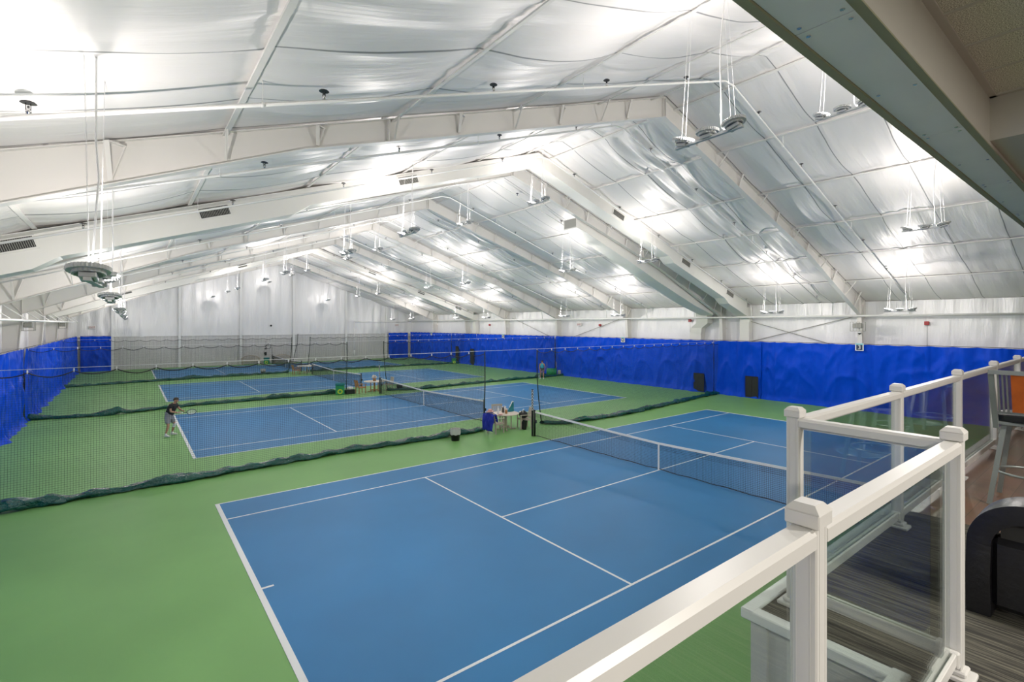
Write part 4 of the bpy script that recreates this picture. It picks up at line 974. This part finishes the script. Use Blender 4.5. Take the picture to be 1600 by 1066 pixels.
def shirt_shorts(shirt, shorts, sleeve=0.6, short_len=0.8, knee=None):
    def fn(J):
        out = []
        V = [(*lerp(J['pelvis'], J['chest'], -0.02), (0.165, 0.195))]; E = []
        e, c = chain(V, [(*lerp(J['pelvis'], J['chest'], 0.5), (0.145, 0.175)), (*J['chest'], (0.145, 0.195)), (*lerp(J['chest'], J['neck'], 0.72), (0.125, 0.165))], 0); E += e
        e, _ = chain(V, [(*J['neck'], 0.075)], c); E += e
        if sleeve > 0:
            for s in 'lr':
                e, _ = chain(V, [(*J['sh'+s], 0.088), (*lerp(J['sh'+s], J['el'+s], sleeve), 0.073)], c); E += e
        out.append(('shirt', V, E, shirt))
        V = [(*lerp(J['pelvis'], J['chest'], 0.05), (0.14, 0.165)), (*lerp(J['pelvis'], J['chest'], 0.22), (0.135, 0.16)), (*lerp(J['pelvis'], lerp(J['hipl'], J['hipr'], 0.5), 1.0), (0.13, 0.15))]; E = [(0, 1), (0, 2)]
        for s in 'lr':
            e, _ = chain(V, [(*J['hip'+s], 0.115), (*lerp(J['hip'+s], J['kn'+s], 0.5), 0.11), (*lerp(J['hip'+s], J['kn'+s], short_len), 0.105)], 2); E += e
        out.append(('shorts', V, E, shorts))
        if knee:
            s = knee; V = [(*lerp(J['hip'+s], J['kn'+s], 0.85), 0.075), (*J['kn'+s], 0.068), (*lerp(J['kn'+s], J['an'+s], 0.4), 0.066)]
            out.append(('knee_sleeve', V, [(0, 1), (1, 2)], 'white'))
        return out
    return fn
# man in black, leaning forward, racket held in front in both hands
JM = dict(pelvis=(-0.05, 0, 0.90), chest=(0.10, 0, 1.25), neck=(0.20, 0, 1.44), head=(0.28, -0.01, 1.56), crown=(0.28, -0.01, 1.65), face=(1, -0.45, -0.15),
          shl=(0.12, 0.20, 1.38), shr=(0.14, -0.20, 1.38), ell=(0.26, 0.28, 1.13), elr=(0.20, -0.31, 1.12), wrl=(0.46, 0.12, 1.08), wrr=(0.38, -0.13, 1.04),
          hdl=(0.56, 0.08, 1.07), hdr=(0.48, -0.06, 1.03), thumbl=(0, 0, 1), thumbr=(0, 0, 1),
          hipl=(-0.05, 0.11, 0.86), hipr=(-0.05, -0.11, 0.86), knl=(0.10, 0.19, 0.50), knr=(0.06, -0.22, 0.49), anl=(-0.03, 0.21, 0.10), anr=(-0.03, -0.26, 0.10), toel=(0.16, 0.24, 0.03), toer=(0.16, -0.31, 0.03))
t = person((-0.42, 16.25, 0.0), -0.55, JM, shirt_shorts('shirt', 'shorts', 0.62, 0.85, 'l'), 'person in black polo and grey shorts crouching with a tennis racket at the baseline', 0.98); hair(JM, t)
# woman in an aqua top, standing and facing the camera side
JW = dict(pelvis=(0, 0, 0.93), chest=(0.0, 0, 1.24), neck=(0, 0, 1.42), head=(0.02, 0, 1.54), crown=(0.01, 0, 1.62), face=(1, 0.1, -0.05),
          shl=(0, 0.17, 1.36), shr=(0, -0.17, 1.36), ell=(-0.02, 0.25, 1.10), elr=(-0.02, -0.25, 1.10), wrl=(0.06, 0.25, 0.87), wrr=(0.08, -0.24, 0.86), hdl=(0.08, 0.25, 0.78), hdr=(0.12, -0.24, 0.78), thumbl=(1, 0, 0), thumbr=(1, 0, 0),
          hipl=(0, 0.09, 0.88), hipr=(0, -0.09, 0.88), knl=(0.02, 0.11, 0.49), knr=(0.02, -0.13, 0.49), anl=(-0.02, 0.12, 0.09), anr=(-0.02, -0.16, 0.09), toel=(0.16, 0.14, 0.03), toer=(0.16, -0.19, 0.03))
t = person((26.5, 23.0, 0.0), PI+0.75, JW, shirt_shorts('aqua', 'olive', 0.0, 0.45), 'person in aqua sleeveless top and dark shorts standing with a racket', 0.99); hair(JW, t, True)
def racket(loc, M3, label, handle='black'):
    t = empty('tennis_racket', loc, label, 'racket', 'tennis rackets in the players hands'); t.matrix_world = Matrix.Translation(loc) @ M3.to_4x4()
    mb = MB(); mb.tube([(0, 0, 0), (0.2, 0, 0)], 0.016, 8); mb.build('grip', 'white', t)
    mb = MB(); mb.tube([(0.2, 0, 0), (0.3, 0, 0)], 0.011, 8); mb.tube([(0.29, 0, 0), (0.38, 0.06, 0)], 0.008, 6); mb.tube([(0.29, 0, 0), (0.38, -0.06, 0)], 0.008, 6)
    mb.tube([(0.51+0.165*math.cos(a*PI/14), 0.13*math.sin(a*PI/14), 0) for a in range(28)], 0.011, 6, closed=True); mb.build('frame', handle, t)
    mb = MB()
    for k in range(-6, 7):
        y = k*0.019; l = 0.165*math.sqrt(max(0, 1-(y/0.13)**2)); mb.bar((0.51-l, y, 0), (0.51+l, y, 0), 0.003, 0.003)
    for k in range(-8, 9):
        x = k*0.019; l = 0.13*math.sqrt(max(0, 1-(x/0.165)**2)); mb.bar((0.51+x, -l, 0), (0.51+x, l, 0), 0.003, 0.003)
    mb.build('strings', 'white', t)
    return t
def in_person(loc, rz, p, s): return Matrix.Translation(loc) @ Matrix.Rotation(rz, 4, 'Z') @ (Vector(p)*s)
pr_ = in_person((-0.42, 16.25, 0.0), -0.55, (0.40, -0.16, 1.03), 0.98)
racket(pr_, Matrix.Rotation(-0.55+0.35, 3, 'Z') @ Matrix.Rotation(-0.02, 3, 'Y') @ Matrix.Rotation(0.9, 3, 'X'), 'tennis racket held out in both hands by the person in black', 'navy')
pr_ = in_person((26.5, 23.0, 0.0), PI+0.75, (0.10, -0.25, 0.80), 0.99)
racket(pr_, Matrix.Rotation(PI+0.75, 3, 'Z') @ Matrix.Rotation(1.35, 3, 'Y') @ Matrix.Rotation(1.2, 3, 'X'), 'pale tennis racket hanging from the hand of the person in aqua', 'paleaqua')

# ------------------------------------------------------------------ balcony
YE, XE, YI = -8.70, 0.84, -9.37       # outer edge, left edge of the projecting bay, edge of the recessed part
fb = MB(); fb.add([(XE, YE, ZF), (3.3, YE, ZF), (3.3, -16.5, ZF), (XL, -16.5, ZF), (XL, YI, ZF), (XE, YI, ZF)], [(0, 5, 4, 3, 2, 1)])
fb.add([(XE+0.02, YE-0.02, ZF-0.03), (3.3, YE-0.02, ZF-0.03), (3.3, -16.5, ZF-0.03), (XL, -16.5, ZF-0.03), (XL, YI-0.02, ZF-0.03), (XE+0.02, YI-0.02, ZF-0.03)], [(0, 1, 2, 3, 4, 5)])
struct('floor_carpet', fb, 'carpet', 'dark striped carpet of the viewing balcony')
fb = MB(); fb.box((3.3, -16.5, ZF-0.12), (XR, YE, ZF)); struct('floor_wood', fb, 'wood', 'brown plank floor of the viewing balcony')
nb = MB()   # nosing strips
def nosing(a, b, out):
    ax, ay = a; bx, by = b; ox, oy = out
    X_ = [ax-ox*0.05, bx-ox*0.05, ax+ox*0.02, bx+ox*0.02]; Y_ = [ay-oy*0.05, by-oy*0.05, ay+oy*0.02, by+oy*0.02]; lo = (min(X_), min(Y_)); hi = (max(X_), max(Y_))
    q = 0.0015*abs(ox); nb.box((lo[0]-q, lo[1], ZF-0.04-q), (hi[0], hi[1]-q, ZF+0.014-q), bev=0.005)
nosing((XE-0.02, YE), (XR, YE), (0, 1)); nosing((XE, YI), (XE, YE+0.02), (-1, 0)); nosing((XL, YI), (XE+0.06, YI), (0, 1))
struct('trim_1', nb, 'header', 'pale metal edge strip of the balcony floor')
M['panel'] = mat('white_washed_board', (0.55, 0.55, 0.55), 0.6, bump=((30, 30, 2), 0.15, 0.01), var=0.04, vscale=3)
pb = MB()
pb.box((XE+0.03, YI-0.02, 0.0), (XE+0.06, YE-0.03, ZF-0.05))
for y in (YE-0.11, YE-0.37, YI+0.02): pb.box((XE+0.01, y, 0.0), (XE+0.035, y+0.09 if y != YI+0.02 else y+0.04, ZF-0.05), bev=0.004)
pb.box((XL, YI-0.06, 0.0), (XE+0.03, YI-0.03, ZF-0.05)); pb.box((XE+0.03, YE-0.06, 0.0), (XR, YE-0.03, ZF-0.05))
for x in np.arange(XL+0.3, XE, 0.6): pb.box((x, YI-0.03, 0), (x+0.09, YI-0.005, ZF-0.05))
struct('wall_balcony', pb, 'panel', 'white board cladding under the balcony edge')

HR = 1.10
def post(x, y, label):
    t = empty('railing_post', (x, y, ZF), label, 'railing post', 'balcony railing posts')
    mb = MB(); a = 0.033
    mb.box((-a, -a, 0.0), (a, a, HR-0.05), bev=0.004)
    for q in (-0.017, 0.017):
        for s in (-1, 1): mb.box((q-0.0012, s*a-0.001, 0.05), (q+0.0012, s*a+0.001, HR-0.06)); mb.box((s*a-0.001, q-0.0012, 0.05), (s*a+0.001, q+0.0012, HR-0.06))
    mb.build('shaft', 'rail', t)
    c = MB(); q = 0.042; c.box((-q, -q, HR-0.055), (q, q, HR-0.018), bev=0.003)
    c.add([(-q, -q, HR-0.018), (q, -q, HR-0.018), (q, q, HR-0.018), (-q, q, HR-0.018), (-q+.016, -q+.016, HR), (q-.016, -q+.016, HR), (q-.016, q-.016, HR), (-q+.016, q-.016, HR)],
          [(0, 1, 5, 4), (1, 2, 6, 5), (2, 3, 7, 6), (3, 0, 4, 7), (4, 5, 6, 7)]); c.build('cap', 'rail', t)
    f = MB(); f.box((-0.055, -0.075, 0.0), (0.055, 0.075, 0.022), bev=0.005); f.box((-0.042, -0.05, 0.022), (0.042, 0.05, 0.045), bev=0.006); f.build('foot', 'rail', t)
    return t
post(-0.42, -9.52, 'big white railing post in the foreground, nearest the camera')
post(-1.95, -9.52, 'white railing post at the far left of the balcony railing')
post(1.07, -9.53, 'white corner railing post beside the black recliner')
post(1.09, -8.85, 'white corner railing post at the outer balcony corner above the court')
post(2.82, -8.87, 'white railing post, first along the glass run after the outer corner')
post(4.76, -8.87, 'white railing post, second along the glass run after the outer corner')
post(6.66, -8.87, 'white railing post, third along the glass run after the outer corner')
post(8.46, -8.87, 'white railing post, fourth along the glass run after the outer corner')
post(10.3, -8.87, 'white railing post at the far right edge of the view')
def panel(x0, y0, x1, y1, label):
    a, b = Vector((x0, y0, 0)), Vector((x1, y1, 0)); L = (b-a).length; ang = math.atan2(y1-y0, x1-x0)
    t = empty('glass_railing', ((x0+x1)/2, (y0+y1)/2, ZF), label, 'railing', 'glass railing sections', ang)
    h = L/2-0.033
    mb = MB(); zt = HR-0.058
    w_ = 0.034
    sec = [(-w_, zt-0.045), (w_, zt-0.045), (w_, zt-0.012), (w_-0.010, zt), (-w_+0.010, zt), (-w_, zt-0.012)]
    mb.prism(sec, 0, -h, h); mb.box((-h, -0.012, zt-0.060), (h, 0.012, zt-0.045))
    mb.build('top_rail', 'rail', t)
    mb = MB(); mb.box((-h, -0.022, 0.075), (h, -0.006, 0.125), bev=0.003); mb.box((-h, 0.006, 0.075), (h, 0.022, 0.125), bev=0.003); mb.box((-h, -0.019, 0.068), (h, 0.019, 0.092)); mb.build('bottom_rail', 'rail', t)
    mb = MB(); mb.box((-h+0.05, -0.004, 0.097), (h-0.05, 0.004, zt-0.05)); mb.build('glass_pane', 'glass', t)
    for s in (-1, 1): mb = MB(); mb.box((s*h-0.03*(s > 0), -0.03, 0.06), (s*h+0.03*(s < 0), 0.03, 0.13), bev=0.006); mb.build('rail_bracket', 'rail', t)
panel(-1.95, -9.52, -0.42, -9.52, 'glass railing section left of the big foreground post')
panel(-0.42, -9.52, 1.07, -9.53, 'glass railing section between the foreground post and the corner by the recliner')
panel(1.07, -9.53, 1.09, -8.85, 'short glass railing section between the two corner posts')
panel(1.09, -8.86, 2.82, -8.87, 'glass railing section right after the outer corner post')
panel(2.82, -8.87, 4.76, -8.87, 'glass railing section, second along the straight run')
panel(4.76, -8.87, 6.66, -8.87, 'glass railing section, third along the straight run, behind the bar stool')
panel(6.66, -8.87, 8.46, -8.87, 'glass railing section, fourth along the straight run')
panel(8.46, -8.87, 10.3, -8.87, 'glass railing section at the far right edge')

# header above the balcony opening
hb = MB()
hb.box((XL, -8.81, 6.45), (XR, -8.79, 7.4)); hb.box((XL, -9.17, 6.455), (XR, -8.80, 7.2))
H0 = struct('header', hb, 'drywall', 'deep header beam above the balcony opening')
lb = MB(); lb.box((XL, -8.835, 6.435), (XR, -8.775, 6.47), bev=0.006); lb.box((XL, -9.175, 6.445), (XR, -9.125, 6.458)); struct('trim_2', lb, 'beige', 'olive edge strips of the header beam', H0)
xs = [XL, -3.75, -1.31, 1.13, 3.57, 6.01, 8.45, 10.9, 13.3, XR]
hp = MB(); sc_ = MB()
for a, b in zip(xs[:-1], xs[1:]):
    hp.box((a+0.004, -9.125, 6.443), (b-0.004, -8.838, 6.455))
    for x in (a+0.06, (a+b)/2, b-0.06):
        for y in (-8.88, -9.09): sc_.lathe([(0.012, -0.004), (0.013, 0.0)], (x, y, 6.443), 8)
P0 = struct('header_panels', hp, 'header', 'grey green boards screwed under the header beam', H0); struct('panel_screws', sc_, 'chrome', None, P0)
cb = MB(); cb.box((XL, -16.5, 6.9), (4.35, -9.17, 7.0)); C0 = struct('ceiling_lounge', cb, 'tile', 'speckled tile ceiling above the balcony')
gb = MB()
gb.box((XL, -9.22, 6.885), (4.35, -9.17, 6.9)); gb.box((4.30, -16.5, 6.885), (4.35, -9.17, 6.9)); 
for x in np.arange(4.3-0.61*18, 4.3, 0.61): gb.box((x-0.012, -16.5, 6.89), (x+0.012, -9.2, 6.9))
for y in np.arange(-9.2-1.22*6, -9.3, 1.22): gb.box((XL, y-0.012, 6.89), (4.33, y+0.012, 6.9))
struct('ceiling_grid', gb, 'drywall', None, C0)
bb = MB(); bb.box((4.35, -16.5, 6.50), (XR, -9.17, 7.0)); struct('ceiling_soffit', bb, 'drywall', 'lower soffit to the right of the tile ceiling')
wl2 = MB(); wl2.box((XL, -16.7, 0), (XR, -16.5, 7.2)); wl2.box((XR, -16.7, 0), (XR+0.2, -8.8, 7.2)); struct('wall_lounge', wl2, 'drywall', 'back wall of the viewing lounge')

# ------------------------------------------------------------------ bar stools and recliner
def stool(loc, rz, label):
    """faces +x"""
    t = empty('bar_stool', loc, label, 'bar stool', 'metal bar stools on the balcony', rz)
    for x, y in ((0.19, 0.19), (0.19, -0.19), (-0.19, 0.19), (-0.19, -0.19)):
        mb = MB(); mb.bar((x*1.25, y*1.25, 0.0), (x*0.8, y*0.8, 0.70), 0.035, 0.022, up=(1, 0, 0)); mb.build('leg', 'stoolmetal', t)
    mb = MB(); mb.tube([(0.225*math.cos(a*PI/12), 0.225*math.sin(a*PI/12), 0.27) for a in range(24)], 0.011, 8, closed=True); mb.build('foot_ring', 'stoolmetal', t)
    mb = MB(); mb.box((-0.20, -0.20, 0.69), (0.20, 0.20, 0.72), bev=0.005); mb.build('seat_frame', 'stoolmetal', t)
    def S(u, v):
        a = 2*PI*u; r = 0.225*(1 if v < 0.5 else 1-(v-0.5)*2*(v > 0.5)) if v > 0.5 else 0.225-0.02*(0.5-v)
        ex = 1/max(abs(math.cos(a)), abs(math.sin(a)))**0.55; r *= ex
        return (r*math.cos(a), r*math.sin(a), 0.725+0.065*math.sin(PI*min(1, v*1.2)/2))
    mb = MB(); mb.grid(S, 32, 10); mb.build('seat_pad', 'leather', t)
    mb = MB()
    for s in (-1, 1): mb.bar((-0.19, s*0.20, 0.66), (-0.225, s*0.205, 0.80), 0.036, 0.022); mb.bar((-0.225, s*0.205, 0.79), (-0.33, s*0.215, 1.15), 0.036, 0.022)
    mb.bar((-0.33, -0.23, 1.15), (-0.33, 0.23, 1.15), 0.03, 0.035); mb.bar((-0.215, -0.2, 0.80), (-0.215, 0.2, 0.80), 0.025, 0.02)
    for y in (-0.172, -0.145, -0.118, 0.118, 0.145, 0.172): mb.bar((-0.225, y, 0.80), (-0.328, y, 1.14), 0.012, 0.012)
    mb.build('back_frame', 'stoolmetal', t)
    mb = MB(); mb.bar((-0.232, 0, 0.815), (-0.332, 0, 1.14), 0.185, 0.018); mb.build('back_panel', 'cherry', t)
    return t
stool((4.27, -9.45, ZF), 0.0, 'pewter bar stool with an orange wood back panel at the right edge')
stool((5.9, -9.75, ZF), PI-0.3, 'pewter bar stool standing beyond the high table on the balcony')
stool((7.1, -9.55, ZF), 0.2, 'pewter bar stool farther along the balcony railing')
stool((5.0, -10.7, ZF), PI/2, 'pewter bar stool on the lounge side of the nearest high table')
stool((6.3, -11.0, ZF), 0.4, 'pewter bar stool between the two high tables')
stool((7.7, -10.8, ZF), PI/2, 'pewter bar stool on the lounge side of the farther high table')
stool((3.0, -11.2, ZF), PI/2, 'pewter bar stool in the lounge behind the recliner')
def high_table(x, y, label):
    t = empty('bar_table', (x, y, ZF), label, 'table', 'high tables on the balcony')
    mb = MB(); mb.lathe([(0.38, 1.02), (0.4, 1.03), (0.4, 1.05), (0.39, 1.06)], (0, 0, 0), 28); mb.build('tabletop', 'leather', t)
    mb = MB(); mb.lathe([(0.26, 0), (0.24, 0.02), (0.035, 0.04), (0.035, 1.02)], (0, 0, 0), 20); mb.build('pedestal', 'stoolmetal', t)
high_table(5.1, -9.85, 'round high table beside the bar stool with the orange back')
high_table(8.0, -9.9, 'round high table farther along the balcony')
# recliner: its front faces the courts, the side panel shows
t = empty('recliner', (2.25, -9.95, ZF), 'black leather recliner armchair beside the corner railing post', 'recliner')
def arm_profile(n=14):
    # outline in (y, z) of the arm: front is +y
    pts = [(0.50, 0.0), (0.505, 0.2), (0.50, 0.38)]
    for k in range(n+1):
        a = k/n*PI/2; pts.append((0.50-0.25*(1-math.cos(a)), 0.38+0.245*math.sin(a)))
    pts += [(0.0, 0.61), (-0.4, 0.58)]
    return pts
for s in (-1, 1):
    mb = MB(); pts = arm_profile() if s < 0 else [(y-0.32, z*0.95) for y, z in arm_profile()]; cx = s*0.36
    prev = None; vs = []
    # padded band following the outline: an arch, square in section with rounded edges
    inner = []
    for i, (y, z) in enumerate(pts):
        a = Vector(pts[max(i-1, 0)]); b = Vector(pts[min(i+1, len(pts)-1)]); d = (b-a).normalized(); inner.append((y-0.10*d.y, z+0.10*d.x))
    n = len(pts); vs = [(cx+sx*0.115, *p) for sx in (-1, 1) for p in pts+inner[::-1]]; m2 = 2*n
    fs = [(i, i+1, m2-2-i, m2-1-i) for i in range(n-1)]
    fs = fs+[tuple(q+m2 for q in f[::-1]) for f in fs]+[(i, i+m2, (i+1) % m2+m2, (i+1) % m2) for i in range(m2)]
    mb.add(vs, fs, 0, True)
    ao = mb.build('arm', 'leather', t); bv = ao.modifiers.new('b', 'BEVEL'); bv.width = 0.028; bv.segments = 4; bv.limit_method = 'ANGLE'; bv.angle_limit = 0.9
    mb = MB(); x0 = cx-0.085 if s < 0 else cx-0.07; mb.box((x0, -0.45, 0.04), (x0+0.16, 0.41 if s < 0 else 0.1, 0.42), bev=0.03); mb.build('side_panel', 'leather', t)
    if s < 0:
        mb = MB(); mb.box((cx-0.06, -0.42, 0.42), (cx+0.05, 0.37, 0.58)); mb.build('inner_side', 'dark', t)
        mb = MB(); mb.tube([(cx-0.09, 0.33, 0.545), (cx-0.10, 0.24, 0.53), (cx-0.10, 0.18, 0.515)], 0.010, 8); mb.tube([(cx-0.10, 0.18, 0.515), (cx-0.06, 0.15, 0.51)], 0.014, 8); mb.build('lever', 'chrome', t)
mb = MB(); mb.box((-0.27, -0.35, 0.15), (0.27, 0.30, 0.44), bev=0.06); mb.build('seat_cushion', 'leather', t)
mb = MB(); mb.box((-0.27, 0.29, 0.06), (0.27, 0.36, 0.38), bev=0.03); mb.build('footrest', 'leather', t)
mb = MB(); mb.bar((0, -0.35, 0.4), (0, -0.62, 1.05), 0.62, 0.2); mb.build('backrest', 'leather', t)

# fill lights added out of view to brighten the lounge and header
for x, y, l in [(-3.5, -14.0, 'added fill light under the lounge ceiling at the left'), (2.0, -13.0, 'added fill light under the lounge ceiling in the middle')]:
    t = empty('lounge_fill', (x, y, 6.88), l, 'fill light', 'added lounge fill lights'); mb = MB(); mb.box((-0.3, -0.3, -0.01), (0.3, 0.3, 0.015)); mb.build('fill_plate', 'wire', t)
    ld = bpy.data.lights.new('lounge_fill_light', 'AREA'); ld.shape = 'SQUARE'; ld.size = 0.55; ld.energy = LOUNGE_FILL_W; ld.color = (1, 0.94, 0.86)
    lo = bpy.data.objects.new('lounge_fill_source', ld); COL.objects.link(lo); lo.parent = t; lo.location = (0, 0, -0.03)
